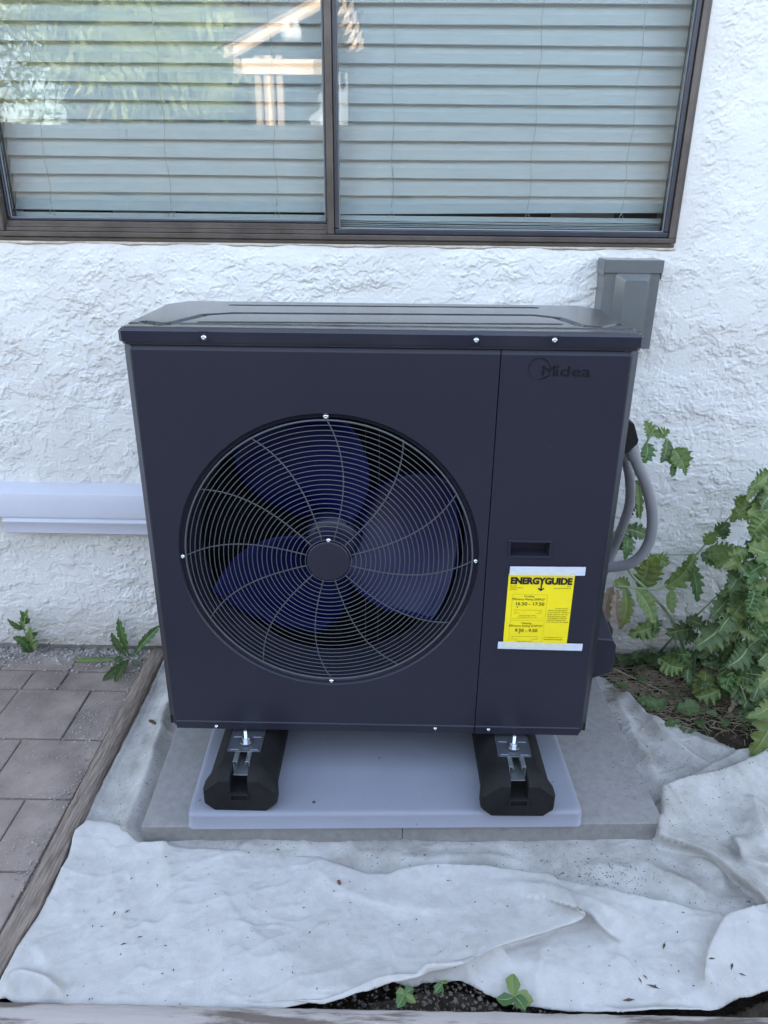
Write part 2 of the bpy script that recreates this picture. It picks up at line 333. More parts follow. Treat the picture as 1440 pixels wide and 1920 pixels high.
def pane(x0, x1, z0, y, rz=0):
    b = MB(); b.box((x0, y, z0), (x1, y+.002, WZ1-.03), rz); wp(b.build('pane', 'glass'))
pane(WX0+.018, MXA-.004, zz[3]+.004, WY+.027); pane(WX0+.022, MXA-.008, zz[3]+.004, WY+.040, math.radians(.45))
pane(MXA+.022, WX1-.018, WZ0+.02, WY+.008); pane(MXA+.026, WX1-.022, WZ0+.02, WY+.024, math.radians(-.3))
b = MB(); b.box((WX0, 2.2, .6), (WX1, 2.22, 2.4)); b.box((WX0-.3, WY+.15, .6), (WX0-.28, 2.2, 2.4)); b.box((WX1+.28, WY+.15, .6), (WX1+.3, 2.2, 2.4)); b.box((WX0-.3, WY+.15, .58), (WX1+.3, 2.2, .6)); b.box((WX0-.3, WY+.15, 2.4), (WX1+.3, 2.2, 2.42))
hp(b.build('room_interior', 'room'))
b = MB(); b.box((WX0+.001, WY+.075, WZ0-.02), (WX1-.001, WY+.14, WZ0+.0125)); hp(b.build('inner_sill', 'slat', bevel=.002))

# ---- window blinds: slats nearly closed, cords, stack and bottom rail
BY = WY+.085
def blind(label, x0, x1, zlow, cords, tilt, seed):
    r = random.Random(seed); root = thing('window_blind', label, 'blind', ((x0+x1)/2, BY, 2.1), 'blinds hanging behind the window')
    b = MB(); pitch = .0413; k = 0; z = zlow
    while z < 2.06:
        dz = r.uniform(-.0006, .0006); da = r.uniform(-.03, .03); L = .0255; a = math.radians(66)+da; ls = []
        for x in (x0, x0+(x1-x0)*.33, x0+(x1-x0)*.66, x1):
            zo = tilt*(x-(x0+x1)/2)*math.exp(-k*.5)+dz+.0012*math.sin(k*1.7+x*3); l = []
            for q, (u, v) in enumerate(((-1, 0), (-.5, .0016), (0, .0022), (.5, .0016), (1, 0), (1, -.003), (0, -.0008), (-1, -.003))):
                yy = u*L*math.cos(a)+v*math.sin(a); zz_ = u*L*math.sin(a)-v*math.cos(a)
                l.append((x, BY+.03+yy-.012, z+.0235+zo+zz_))
            ls.append(l)
        b.loops(ls); z += pitch; k += 1
    setpar(b.build('slats', 'slat', smooth=False), root)
    b = MB()
    for i in range(6 if tilt else 2):
        zc = WZ0+.020+i*.0046; sg = -abs(tilt)*.25*i
        b.loops([[(x, BY-.016, zc+s_), (x, BY+.03, zc+s_), (x, BY+.03, zc+s_+.0022), (x, BY-.016, zc+s_+.0022)] for x, s_ in ((x0, 0), ((x0+x1)/2, sg*(.2+.1*math.sin(i*3))), (x1, sg*.25))])
    b.box((x0, BY-.010, W(600, 412, BY).z), (x1, BY+.004, W(600, 403, BY).z)); setpar(b.build('bottom_rail', 'slat', bevel=.0006), root)
    for cx in cords:
        b = MB(); pts = []; zz_ = 2.05; i = 0
        while zz_ > zlow+.004: pts.append((cx+.003*math.sin(i*.9)+(2.05-zz_)*0, BY-.0085-.001*(i % 2), zz_)); zz_ -= .0206; i += 1
        b.tube(pts, .0008, 5)
        b.tube([(cx, BY-.009, zlow+.006), (cx-.006, BY-.011, zlow-.006), (cx-.009, BY-.011, zlow-.012)], .0007, 5); b.tube([(cx, BY-.009, zlow+.006), (cx+.005, BY-.011, zlow-.005), (cx+.004, BY-.011, zlow-.014)], .0007, 5)
        setpar(b.build('cord', 'cord', smooth=True), root)
    b = MB(); b.box((x0, BY-.02, 2.07), (x1, BY+.035, 2.12)); setpar(b.build('headrail', 'slat', bevel=.002), root)
zl = W(500, 397, BY).z
blind('pale horizontal slat blind behind the left pane, level along its bottom', WX0+.004, MXA+.004, zl, [W(98, 372, BY).x, W(322, 380, BY).x, W(520, 380, BY).x], 0, 1)
blind('pale horizontal slat blind behind the right pane, slats bunched at its bottom', MXA+.024, W(1246, 405, BY).x, zl, [W(735, 380, BY).x, W(990, 380, BY).x, W(1166, 380, BY).x], .012, 2)

# ---- pavers
b = MB(); zt = -.195
xe = -.722; rows = [(.492, .59), (.400, .489), (.188, .397), (-.021, .185), (-.227, -.024), (-.43, -.23), (-.56, -.433)]
jx = [[-.938], [-.935], [-1.045, -.835], [-.937], [-1.045, -.832], [-.935], [-.83]]
vr = random.Random(3)
pv = []
for (ya, yb), js in zip(rows, jx):
    xs = [xe]+sorted(js, reverse=True); x = xs[-1]
    while x > -3.4: x -= .21 if vr.random() < .5 else .105+.0; xs.append(x)
    for xa, xb in zip(xs[1:], xs[:-1]): pv.append((xa+.0018, ya+.001, xb-.0018, yb-.001))
y = -.563
while y > -7:
    x = 3.0
    while x > -3.4:
        L = vr.choice((.21, .105, .21)); pv.append((x-L+.0018, y-.207, x-.0018, y-.001)); x -= L
    y -= .208
for xa, ya, xb, yb in pv:
    dz = vr.uniform(-.0015, .0015); b.box((xa, ya, zt-.04), (xb, yb, zt+dz))
struct(b.build('paving', 'paver', bevel=.0035, seg=2))
b = MB(); b.add([(-3.5, -7.1, zt-.0065), (3.1, -7.1, zt-.0065), (3.1, -.56, zt-.0065), (-3.5, -.56, zt-.0065)], [(0, 1, 2, 3)]); b.add([(-3.5, -.56, zt-.0065), (-.70, -.56, zt-.0065), (-.70, .613, zt-.0065), (-3.5, .613, zt-.0065)], [(0, 1, 2, 3)])
struct(b.build('paving_joints', 'joint'))
def stones(name, n, fn, smin, smax, seed, m='stone'):
    r = random.Random(seed); b = MB()
    for i in range(n):
        x, y, z = fn(r); s = r.uniform(smin, smax)*(.5+r.random()**3)
        vs = [Vector((r.uniform(-1, 1), r.uniform(-1, 1), r.uniform(-.5, .6))).normalized()*s*r.uniform(.7, 1.2) for _ in range(7)]
        vs = [Vector(d)*s*r.uniform(.7, 1.25) for d in ((1, 0, 0), (-1, 0, 0), (0, 1, 0), (0, -1, 0), (0, 0, .7), (0, 0, -.6))]
        a = r.uniform(0, PI); R_ = Matrix.Rotation(a, 3, 'Z')@Matrix.Rotation(r.uniform(-.5, .5), 3, 'X')
        b.add([R_@v+Vector((x, y, z)) for v in vs], [(0, 2, 4), (2, 1, 4), (1, 3, 4), (3, 0, 4), (2, 0, 5), (1, 2, 5), (3, 1, 5), (0, 3, 5)])
    return struct(b.build(name, m), 'stuff')
o = stones('gravel', 5200, lambda r: (r.uniform(-1.7, -.715), .612-abs(r.gauss(0, .042))-.005, zt-.003+r.uniform(0, .008)), .0025, .0062, 5); tag(o, 'pale grit and small stones lying along the wall base by the pavers', 'gravel')
def chips(r):
    k = r.random()
    if k < .35: x = xe-abs(r.gauss(0, .035)); y = r.uniform(-.3, .5)
    elif k < .6: yj = r.choice([.3985, .1865, -.0225, -.2285]); x = r.uniform(-1.3, xe); y = yj+r.gauss(0, .006)
    elif k < .75: x = -.79+r.gauss(0, .03); y = .26+r.gauss(0, .05)
    else: x = r.uniform(-1.3, xe); y = r.uniform(-.5, .5)
    return (x, y, zt+.002)
o = stones('loose_grit', 1500, chips, .0012, .0032, 8); tag(o, 'tiny pale grit scattered over the pavers and in their joints', 'grit')

# ---- timber edging
def timber(name, label, pts, wdt, z0, z1, m, seed, grp=None):
    """a sawn board following plan points, edges slightly worn"""
    r = np.random.RandomState(seed); P = [Vector((*p, 0)) for p in pts]; ls = []
    L = [0]
    for a, c in zip(P[:-1], P[1:]): L.append(L[-1]+(c-a).length)
    n = int(L[-1]/.012)
    for i in range(n+1):
        s = L[-1]*i/n; k = max(j for j in range(len(L)-1) if L[j] <= s+1e-9); t_ = (s-L[k])/(L[k+1]-L[k]); p = P[k].lerp(P[k+1], t_); d = (P[k+1]-P[k]).normalized(); nrm = Vector((-d.y, d.x, 0))
        w2 = wdt/2; e = lambda q, am=.0012: am*float(pn(np.array(s*25.), np.array(q*7.3+.5), 3))+am*.6*float(pn(np.array(s*80.), np.array(q*3.3+.5), 5))
        sec = [(-w2, z0), (-w2+e(1), z1-.005+e(2)), (-w2+.004+e(3, .002), z1+e(4)), (0, z1+e(5, .0012)), (w2-.004+e(6, .002), z1+e(7)), (w2+e(8), z1-.005+e(9)), (w2, z0)]
        ls.append([(p+nrm*u).to_tuple()[:2]+(z,) for u, z in sec])
    b = MB(); b.loops(ls); return tag(b.build(name, m, smooth=True), label, 'board', grp)
timber('timber_edging', 'weathered brown timber edging board between the pavers and the white fabric, running to the wall', [(-.693, .588), (-.693, .3), (-.690, -.03), (-.684, -.26), (-.694, -.512)], .045, -.26, -.175, 'timber', 1)
timber('timber_edging', 'flaking pale painted board along the bottom of the picture in front of the fabric', [(-1.6, -.5445), (-.3, -.5435), (.9, -.540), (1.9, -.538)], .052, -.26, -.170, 'timber_paint', 2)

# ---- concrete slabs and plastic pad
RZ = math.radians(2.0)
def rotp(x, y, c=(0, -.12)): return (c[0]+(x-c[0])*math.cos(RZ)-(y-c[1])*math.sin(RZ), c[1]+(x-c[0])*math.sin(RZ)+(y-c[1])*math.cos(RZ))
for xa, xb, lb in ((-.514, .0598, 'grey concrete slab under the left half of the pad, its front corner near the timber edging'), (.0606, .643, 'grey concrete slab under the right half of the pad, its dusty corner near the bunched fabric')):
    b = MB(); b.box((xa, -.1265, -.203), (xb, .46, -.150), RZ, (0, -.12)); o = b.build('concrete_slab', 'slab', bevel=.003); tag(o, lb, 'slab', 'concrete slabs under the pad')
b = MB(); ls = []
def rr(x0, x1, y0, y1, z, r, n=6):
    out = []
    for cx, cy, a0 in ((x1-r, y1-r, 0), (x0+r, y1-r, 90), (x0+r, y0+r, 180), (x1-r, y0+r, 270)):
        for k in range(n+1):
            a = math.radians(a0+90*k/n); x, y = rotp(cx+r*math.cos(a), cy+r*math.sin(a)); out.append((x, y, z))
    return out
px0, px1, py0, py1 = -.4135, .4605, -.137, .40
for e_, z in ((.000, -.1494), (.002, -.1485), (.0035, -.118), (.006, -.1135), (.010, -.111), (.016, -.110)): ls.append(rr(px0+e_, px1-e_, py0+e_, py1-e_, z, .018))
b.loops(ls)
tag(b.build('equipment_pad', 'pad', smooth=True), 'smooth blue grey plastic pad lying on the concrete slabs under the unit', 'pad')

# ---- rubber mounting blocks
def foot(cx, yaw, label):
    root = thing('mounting_block', label, 'mounting block', (cx, 0, -.11), 'rubber mounting blocks under the unit')
    root.rotation_euler = (0, 0, yaw)
    b = MB(); H_ = .098
    def sec(wd, slot, topz=H_, s=1, sb=None):
        w1 = wd*s; t_ = wd*.62*s; pts = [(-w1+.02, 0), (-w1, .018), (-w1, .052), (-t_, topz-.004), (-t_+.006, topz), (-.019, topz), (-.019, slot), (.019, slot), (.019, topz), (t_-.006, topz), (t_, topz-.004), (w1, .052), (w1, .018), (w1-.02, 0)]
        return pts
    L = []
    for y, wd, sl, tz in ((-.132, .076, .050, .080), (-.124, .080, .048, .090), (-.100, .080, .048, H_), (-.094, .0785, .048, H_), (-.0935, .0785, .072, H_), (-.080, .073, .072, H_), (.30, .073, .072, H_), (.33, .078, .072, H_), (.40, .08, .05, .09)):
        L.append([(x, y, z) for x, z in sec(wd, sl, tz)])
    b.loops(L)
    b.build('rubber_body', 'rubber', root, bevel=.0025)
    b = MB()                                    # recess lip on the front
    b.box((-.021, -.1375, .030), (.021, -.1322, .033)); b.box((-.021, -.1375, .033), (-.017, -.1322, .046)); b.box((.017, -.1375, .033), (.021, -.1322, .046)); b.box((-.021, -.1375, .046), (.021, -.1322, .049))
    b.build('front_lip', 'rubber', root, bevel=.0008)
    b = MB()                                    # galvanised strut channel
    for s in (-1, 1):
        xa, xb = sorted((s*.0185, s*.0165)); b.box((xa, -.0925, .0735), (xb, .30, .1005)); xa, xb = sorted((s*.0165, s*.0105)); b.box((xa, -.0925, .0985), (xb, .30, .1005)); xa, xb = sorted((s*.0105, s*.0088)); b.box((xa, -.0925, .092), (xb, .30, .1003))
    b.box((-.0165, -.1060, .0735), (.0165, .30, .0755)); b.build('strut_channel', 'zinc', root, bevel=.0004)
    by = -.032
    b = MB(); b.lathe([(.0145, .105), (.0145, .107)], (0, by, 0), 2, 28); b.build('washer', 'steel', root, bevel=.0004)
    b = MB(); b.lathe([(.0085, .1072), (.0085, .1135), (.0075, .1145)], (0, by, 0), 2, 6); b.build('nut', 'steel', root)
    b = MB(); prof = [(.0040, .095)]
    for k in range(16): prof += [(.0040, .1145+k*.0013), (.0034, .1151+k*.0013)]
    prof += [(.003, .1366)]; b.lathe(prof, (0, by, 0), 2, 14); b.build('bolt', 'steel', root)
foot(-.2945, 0, 'black rubber mounting block under the left end of the unit, below the fan')
foot(.3065, math.radians(1), 'black rubber mounting block under the right end of the unit, below the yellow label')

# ================================================================== HEAT PUMP
hpump = thing('heat_pump', 'dark navy outdoor heat pump with round fan guard and yellow energy label', 'heat pump', (0, .17, 0))
def P(o, par=None):
    if par is None: setpar(o, hpump)
    else: o.parent = par
    return o
D = .355; XO = .482; XF = .4585; ZT = .876; SX = .2215
FC = (-.1025, .4390); FR = .3100
def arcpts(r, y, n=128, c=FC): return [(c[0]+r*math.cos(2*PI*k/n), y, c[1]+r*math.sin(2*PI*k/n)) for k in range(n)]
# front (fan) panel: flat sheet with round opening, chamfered left corner, top roll, bottom flange
b = MB(); x0, x1, z0, z1 = -XF, SX-.001, .0245, ZT-.012
n = 128; inner = arcpts(FR, 0, n); outer = []
for k in range(n):
    a = 2*PI*k/n; dx, dz = math.cos(a), math.sin(a); t_ = min((x1-FC[0])/dx if dx > 1e-9 else 9, (x0-FC[0])/dx if dx < -1e-9 else 9, (z1-FC[1])/dz if dz > 1e-9 else 9, (z0-FC[1])/dz if dz < -1e-9 else 9)
    outer.append([FC[0]+dx*t_, 0, FC[1]+dz*t_])
for cx, cz in ((x0, z0), (x0, z1), (x1, z0), (x1, z1)):
    k = min(range(n), key=lambda i: (outer[i][0]-cx)**2+(outer[i][2]-cz)**2); outer[k] = [cx, 0, cz]
b.loops([inner, outer], cap=False)
# pressed dish round the fan, a ledge the guard sits on, then the throat
b.loops([arcpts(r_, y_) for r_, y_ in ((.3100, 0), (.3085, .0015), (.3065, .008), (.3045, .0105), (.300, .0110), (.2990, .0125), (.2950, .030), (.2900, .060), (.2880, .110))], cap=False)
fp = P(b.build('fan_panel', 'paint', smooth=True))
def strips(b, xa, xb, left, right, which=3):
    """top roll, bottom flange and corner chamfers of a front sheet"""
    top = [(0, ZT-.012), (.0006, ZT-.0095), (.0045, ZT-.0035), (.009, ZT-.0008), (.018, ZT)]
    l1 = -XO if left else xa; r1 = XO if right else xb
    for (ya, za), (yb, zb) in (zip(top[:-1], top[1:]) if which & 1 else ()): b.add([(xa, ya, za), (xb, ya, za), (xb, yb, zb), (xa, yb, zb)], [(0, 1, 2, 3)])
    bot = [(0, .0245), (-.0022, .0225), (-.0022, .0195), (.0004, .0180), (.0004, .002), (.003, 0), (.02, 0)]
    for (ya, za), (yb, zb) in (zip(bot[:-1], bot[1:]) if which & 2 else ()): b.add([(xa, ya, za), (xb, ya, za), (xb, yb, zb), (xa, yb, zb)], [(0, 1, 2, 3)])
b = MB(); strips(b, -XF, SX-.001, True, False, 1); P(b.build('top_edge', 'paint', smooth=True), fp)
b = MB(); strips(b, -XF, SX-.001, True, False, 2); P(b.build('bottom_flange', 'paint', smooth=True), fp)
# corner post strips (chamfers)
def corner(s):
    b = MB(); prof = [(XF, 0), (XF+.0030, .0010), (XF+.006, .005), (XO-.006, .0235), (XO-.0012, .029), (XO, .034), (XO, .06)]
    hh = [(.0, .001), (ZT, ZT)]
    la = []
    for z, ins in ((.0, .008), (.010, 0), (ZT-.012, 0), (ZT-.004, .002), (ZT, .007)):
        la.append([(s*(x-ins*.6), y+ins*.5, z) for x, y in prof])
    b.loops(la, close=False, cap=False); return b.build('corner_post', 'paint', smooth=True)
P(corner(-1)); P(corner(1))
# service panel with the handle hole
hx0, hx1, hz0, hz1 = .2665, .3495, .4535, .4875
b = MB(); xs = [SX+.001, hx0, hx1, XF]; zs = [.0245, hz0, hz1, ZT-.012]
for i in range(3):
    for j in range(3):
        if (i, j) != (1, 1): b.add([(xs[i], 0, zs[j]), (xs[i+1], 0, zs[j]), (xs[i+1], 0, zs[j+1]), (xs[i], 0, zs[j+1])], [(0, 1, 2, 3)])
strips(b, SX+.001, XF, False, True)
for xa in (SX-.001, SX+.001): b.add([(xa, 0, .0), (xa, .012, .0), (xa, .012, ZT-.004), (xa, 0, ZT-.012)], [(0, 1, 2, 3)])
sp = P(b.build('service_panel', 'paint', smooth=False))
b = MB()
def rect(x0, x1, z0, z1, y): return [(x0, y, z0), (x1, y, z0), (x1, y, z1), (x0, y, z1)]
b.loops([rect(hx0-.0035, hx1+.0035, hz0-.0035, hz1+.0035, -.0002), rect(hx0-.0025, hx1+.0025, hz0-.0025, hz1+.0025, -.0028), rect(hx0+.0015, hx1-.0015, hz0+.0015, hz1-.0015, -.0028), rect(hx0+.0025, hx1-.0025, hz0+.0025, hz1-.0025, .001), rect(hx0+.004, hx1-.004, hz0+.004, hz1-.001, .030)], cap=False)
b.add(rect(hx0+.004, hx1-.004, hz0+.004, hz1-.001, .030), [(0, 1, 2, 3)]); P(b.build('handle', 'paint', bevel=.0006), sp)
# dark slot behind the seam, inner box
b = MB(); b.box((SX-.004, .011, .002), (SX+.004, .016, ZT-.006)); P(b.build('seam_gap', 'dark'))
for xa in (-XO, XO-.002): b = MB(); b.box((xa, .06, 0), (xa+.002, D, ZT)); P(b.build('side_panel', 'paint'))
b = MB(); b.box((SX, .018, .004), (SX+.003, D-.02, ZT-.004)); P(b.build('divider', 'dark'))
b = MB(); b.box((-XO+.004, D-.03, .02), (XO-.004, D-.012, ZT-.01)); P(b.build('coil', 'coil'))
b = MB()
for k in range(14): x = -XO+.02+k*.0735; b.box((x, D-.011, .02), (x+.006, D-.004, ZT-.01))
for k in range(9): z = .05+k*.096; b.box((-XO+.004, D-.0039, z), (XO-.004, D, z+.006))
P(b.build('rear_grille', 'wire'))
b = MB(); b.box((-XO+.004, .019, .0012), (XO-.004, D-.002, .02)); P(b.build('base_pan', 'dark'))
b = MB(); b.box((-.035, .20, .02), (-.0335, .205, ZT-.02)); b.box((-.005, .20, .02), (-.0035, .205, ZT-.02)); b.box((-.16, .215, .40), (-.04, .25, .47)); P(b.build('motor_bracket', 'wire'))
# lid
LZ0, LZ1 = ZT+.004, .9075; LX = .4795
nx, ny = 400, 160; X, Y = np.meshgrid(np.linspace(-LX+.004, LX-.004, nx), np.linspace(.001, D+.004, ny))
def pld(X, Y, pts):
    d = np.full(X.shape, 9.)
    for a, c in zip(pts[:-1], pts[1:]):
        vx, vy = c[0]-a[0], c[1]-a[1]; t_ = np.clip(((X-a[0])*vx+(Y-a[1])*vy)/(vx*vx+vy*vy), 0, 1); d = np.minimum(d, np.hypot(X-a[0]-t_*vx, Y-a[1]-t_*vy))
    return d
def L2(px, py): q = at(px, py, 2, LZ1); return (q.x, q.y)
Z = np.full(X.shape, LZ1)
gro = [[L2(436, 572), L2(1004, 577)], [L2(378, 604), L2(1048, 608)], [L2(272, 603), L2(300, 607), L2(325, 605), L2(385, 590), L2(440, 587), L2(1000, 591), L2(1045, 596), L2(1090, 611), L2(1135, 613), L2(1160, 607)]]
for i, gpts in enumerate(gro): d = pld(X, Y, gpts); wd = (.0060, .0060, .0075)[i]; Z = Z-.0042*(1-sst(wd*.4, wd*1.6, d))
plate = sst(.0, .006, Y-(gro[1][0][1]-.016)); Z = Z-.0018*(1-plate)
ed = np.minimum(np.minimum(X+LX-.004, LX-.004-X), np.minimum(Y-.001, D+.004-Y)); Z = Z-.0035*(1-sst(0, .007, ed))**2
cut = np.maximum(0, (np.abs(X)-(LX-.03))+(Y-(D-.05)))      # rear corners cut
o = grid_mesh('lid', np.stack([X*(1-.0), Y, Z], -1), nx, ny, ((np.abs(X[1:, 1:])+Y[1:, 1:]*.62) < LX+.62*(D-.075)), 'lid_top')
lid = P(o)
b = MB(); chf = .007
def lidloop(e, z): x = LX-e; return [(-x+chf, -.004+e, z), (x-chf, -.004+e, z), (x, -.004+chf+e, z), (x, D-.075, z), (x-.045, D+.004, z), (-x+.045, D+.004, z), (-x, D-.075, z), (-x, -.004+chf+e, z)]
b.loops([lidloop(0, LZ0), lidloop(0, LZ1-.0085), lidloop(.0052, LZ1-.0034)], cap=False)
b.loops([lidloop(0, LZ0), lidloop(.004, LZ0), lidloop(.0045, LZ0-.006), lidloop(.10, LZ0-.006)], cap=False)
P(b.build('lid_rim', 'paint_lid'), lid)
def screw(b, x, y, z, r=.0048, ax=1):
    b.lathe([(r*1.15, 0), (r*1.15, -.0010), (r, -.0012), (r*.95, -.0024), (r*.6, -.0034), (r*.34, -.0036), (r*.30, -.0024), (.0001, -.0024)], (x, y, z), 1, 18)
for px, py in ((382, 633), (893, 638), (1040, 638)):
    q = at(px, py, 1, -.005); b = MB(); b.loops([rect(q.x-.0105, q.x+.0105, q.z-.0085, LZ1-.0065, -.0041), rect(q.x-.0095, q.x+.0095, q.z-.0075, LZ1-.0070, -.0056)]); P(b.build('screw_tab', 'paint_lid', bevel=.0008), lid)
    b = MB(); screw(b, q.x, -.0057, q.z, .0044); P(b.build('screw', 'steel', smooth=True), lid)
for px, py in ((406, 1363), (816, 1366), (916, 1368)):
    q = at(px, py, 1, 0); b = MB(); screw(b, q.x, .0003, max(q.z, .0085), .0036); P(b.build('screw', 'steel', smooth=True))
# pressed mark at the bottom of the panels, above each block
for cx in (-.285, .302):
    b = MB(); b.loops([rect(cx-.022, cx+.022, .0262, .0275, -.0001), rect(cx-.020, cx+.020, .0264, .0270, -.0016)]); b.loops([rect(cx-.024, cx-.0225, .010, .040, -.0001), rect(cx-.0238, cx-.0227, .011, .038, -.0014)]); P(b.build('stamped_mark', 'paint', bevel=.0003))
# fan guard: rings on swirled spokes, hub disc, screws
b = MB()
def ring(b, r, y, w_, n=96, m_=6):
    ls = []
    for k in range(n):
        a = 2*PI*k/n; ls.append([(FC[0]+(r+w_*math.cos(2*PI*j/m_))*math.cos(a), y+w_*math.sin(2*PI*j/m_), FC[1]+(r+w_*math.cos(2*PI*j/m_))*math.sin(a)) for j in range(m_)])
    vs = [p for l in ls for p in l]; b.add(vs, [(i*m_+j, i*m_+(j+1) % m_, ((i+1) % n)*m_+(j+1) % m_, ((i+1) % n)*m_+j) for i in range(n) for j in range(m_)])
R0, R1, NR = .0475, .2955, 26
gy = lambda r: .004-.010*(1-(r/R1)**2)
for k in range(NR): r_ = R0+(R1-R0)*k/(NR-1); ring(b, r_, gy(r_), .00092 if k < NR-1 else .0021)
guard = P(b.build('fan_guard', 'wire', smooth=True))
for s in range(12):
    a0 = PI/2-s*PI/6; pts = []
    for k in range(25):
        f = k/24; r_ = R1+.002-(R1+.002-R0+.004)*f; off = math.radians(14.5)*(1-(1-f)**2.0)
        a = a0-off; pts.append((FC[0]+r_*math.cos(a), gy(r_)+.0028, FC[1]+r_*math.sin(a)))
    b = MB(); b.tube(pts, .0014, 6); P(b.build('spoke', 'wire', smooth=True), guard)
b = MB(); b.lathe([(.0440, .008), (.0440, -.0078), (.0425, -.0095), (.040, -.0100), (.0001, -.0106)], (FC[0], 0, FC[1]), 1, 48); P(b.build('hub_disc', 'paint', smooth=False, bevel=.0008), guard)
b = MB(); screw(b, FC[0]+.001, -.0075, FC[1]+.0475, .0040); P(b.build('screw', 'steel', smooth=True), guard)
for a in (90, 0, 270, 180):
    a_ = math.radians(a); b = MB(); rr_ = .3025; x = FC[0]+rr_*math.cos(a_); z = FC[1]+rr_*math.sin(a_)
    b.box((x-.004, .004, z-.004), (x+.004, .0105, z+.004)); P(b.build('guard_clip', 'paint', bevel=.0008), guard)
    b = MB(); screw(b, x, .004, z, .0050 if a == 90 else .0042); P(b.build('screw', 'steel', smooth=True), guard)
# fan
fan = P(bpy.data.objects.new('fan', None)); COL.objects.link(fan)
b = MB(); b.lathe([(.058, .17), (.060, .105), (.056, .090), (.040, .082), (.0001, .080)], (FC[0], 0, FC[1]), 1, 40); P(b.build('fan_hub', 'fanhub', smooth=True), fan)
for k in range(3):
    base = k*120-8; nr, na = 22, 26; v = []
    for i in range(nr):
        f = i/(nr-1); r_ = .056+.226*f; lo = -40-26*(1-f)**1.2+10*f; hi = 40+20*(1-f)-14*max(0, f-.75)*4*0+0
        lo += 14*math.sin(PI*f)*-.3; hi -= 10*f**6
        row = []
        for j in range(na):
            g_ = j/(na-1); a = math.radians(lo+(hi-lo)*g_+base); y = .085+.10*g_**1.2+.022*math.sin(PI*g_)*(.4+.6*f)-.018*f*(1-g_)+.016*max(0, f-.88)/.12*-1
            row.append((FC[0]+r_*math.cos(a), y, FC[1]+r_*math.sin(a)))
        v.append(row)
    b = MB(); b.add([p for q in v for p in q], [(i*na+j, i*na+j+1, (i+1)*na+j+1, (i+1)*na+j) for i in range(nr-1) for j in range(na-1)])
    P(b.build('fan_blade', 'fan', smooth=True, solid=.0025), fan)
# logo, pressed into the service panel
def L0(px, py): q = at(px, py, 1, 0); return q.x, q.z
b = MB(); cx, cz = .2935, .8385
def arc(b, cx, cz, r0, r1, a0, a1, y, n=48):
    ls = []
    for k in range(n+1): a = math.radians(a0+(a1-a0)*k/n); rm = (r0+r1)/2; wv = (r1-r0)/2*max(.25, math.sin(PI*(k+.5)/(n+1))); ls.append((cx+(rm-wv)*math.cos(a), y, cz+(rm-wv)*math.sin(a))); ls.append((cx+(rm+wv)*math.cos(a), y, cz+(rm+wv)*math.sin(a)))
    b.add(ls, [(2*i, 2*i+1, 2*i+3, 2*i+2) for i in range(n)])
arc(b, cx, cz, .0190, .0208, -75, 250, -.0006)
arc(b, cx-.003, cz+.016, .034, .0365, -88, -45, -.0007)
t1 = text('M', cx+.003, cz-.0125, .0205, -.0008, 'logo', bold=0, width=.024); b.add(t1.v, t1.f)
t1 = text('idea', cx+.029, cz-.0125, .0205, -.0008, 'logo', bold=0, width=.064); b.add(t1.v, t1.f)
P(b.build('logo', 'logo'), sp)
# energy label with lettering and tape
def LL(X, Y): return L0(940+X/9, 1060+Y/9)
rr2 = random.Random(2)
TL, TR, BL, BR = LL(132, 140), LL(1238, 150), LL(18, 1330), LL(1078, 1400)
TR = (TR[0], TL[1]); wdt = ((TR[0]-TL[0])+(BR[0]-BL[0]))/2; lx0 = .2695; lx1 = lx0+.1365
b = MB(); nxl = 14; vv = []
for j in range(15):
    for i in range(nxl+1):
        u = i/nxl; w_ = j/14; vv.append((lx0+(lx1-lx0)*u, -.0009-.0006*math.sin(PI*u)*math.sin(PI*w_), .4150-.181*w_-.003*u*w_))
b.add(vv, [(j*15+i, j*15+i+1, (j+1)*15+i+1, (j+1)*15+i) for j in range(14) for i in range(nxl)])
lab = P(b.build('energy_label', 'yellow', smooth=True))
ly = -.0020
bold = MB(); soft = MB()
def T(tgt, body, X, Y, hpx, align='LEFT', bold_=0, wpx=None):
    x, z = LL(X, Y); x2, z2 = LL(X, Y-hpx); h = abs(z2-z); wd = None
    if wpx: wd = LL(X+wpx, Y)[0]-x
    q = text(body, x, z, h, ly, None, align, bold_, wd); tgt.add(q.v, q.f)
T(bold, 'ENERGYGUIDE', 150, 300, 108, bold_=.055, wpx=1040)
def rectXY(tgt, X0, Y0, X1, Y1):
    a, c = LL(X0, Y0), LL(X1, Y1); tgt.add([(a[0], ly, a[1]), (c[0], ly, a[1]), (c[0], ly, c[1]), (a[0], ly, c[1])], [(0, 1, 2, 3)])
def quadm(tgt, x0, z0, x1, z1, y=ly): tgt.add([(x0, y, z0), (x1, y, z0), (x1, y, z1), (x0, y, z1)], [(0, 1, 2, 3)])
xa, za = LL(678, 300); xb, zb = LL(668, 430); xm = (xa+xb)/2-.0005
quadm(bold, xm-.0014, za+.002, xm+.0014, zb+.003, ly-.0001)
bold.add([(xm-.0072, ly-.0002, zb+.0065), (xm-.0045, ly-.0002, zb+.0080), (xm, ly-.0002, zb+.0040), (xm+.0045, ly-.0002, zb+.0080), (xm+.0072, ly-.0002, zb+.0065), (xm, ly-.0002, zb)], [(0, 1, 2, 5), (2, 3, 4, 5)])
T(soft, 'Heat Pump', 140, 345, 17, bold_=.01); T(soft, 'Cooling and Heating', 140, 374, 17, bold_=.01, wpx=218); T(soft, 'Split System', 135, 402, 17, bold_=.01)
T(soft, 'Midea', 1168, 362, 16, 'RIGHT', .01); T(soft, 'Model MOX430-36HFN1-M', 1168, 392, 16, 'RIGHT', .01)
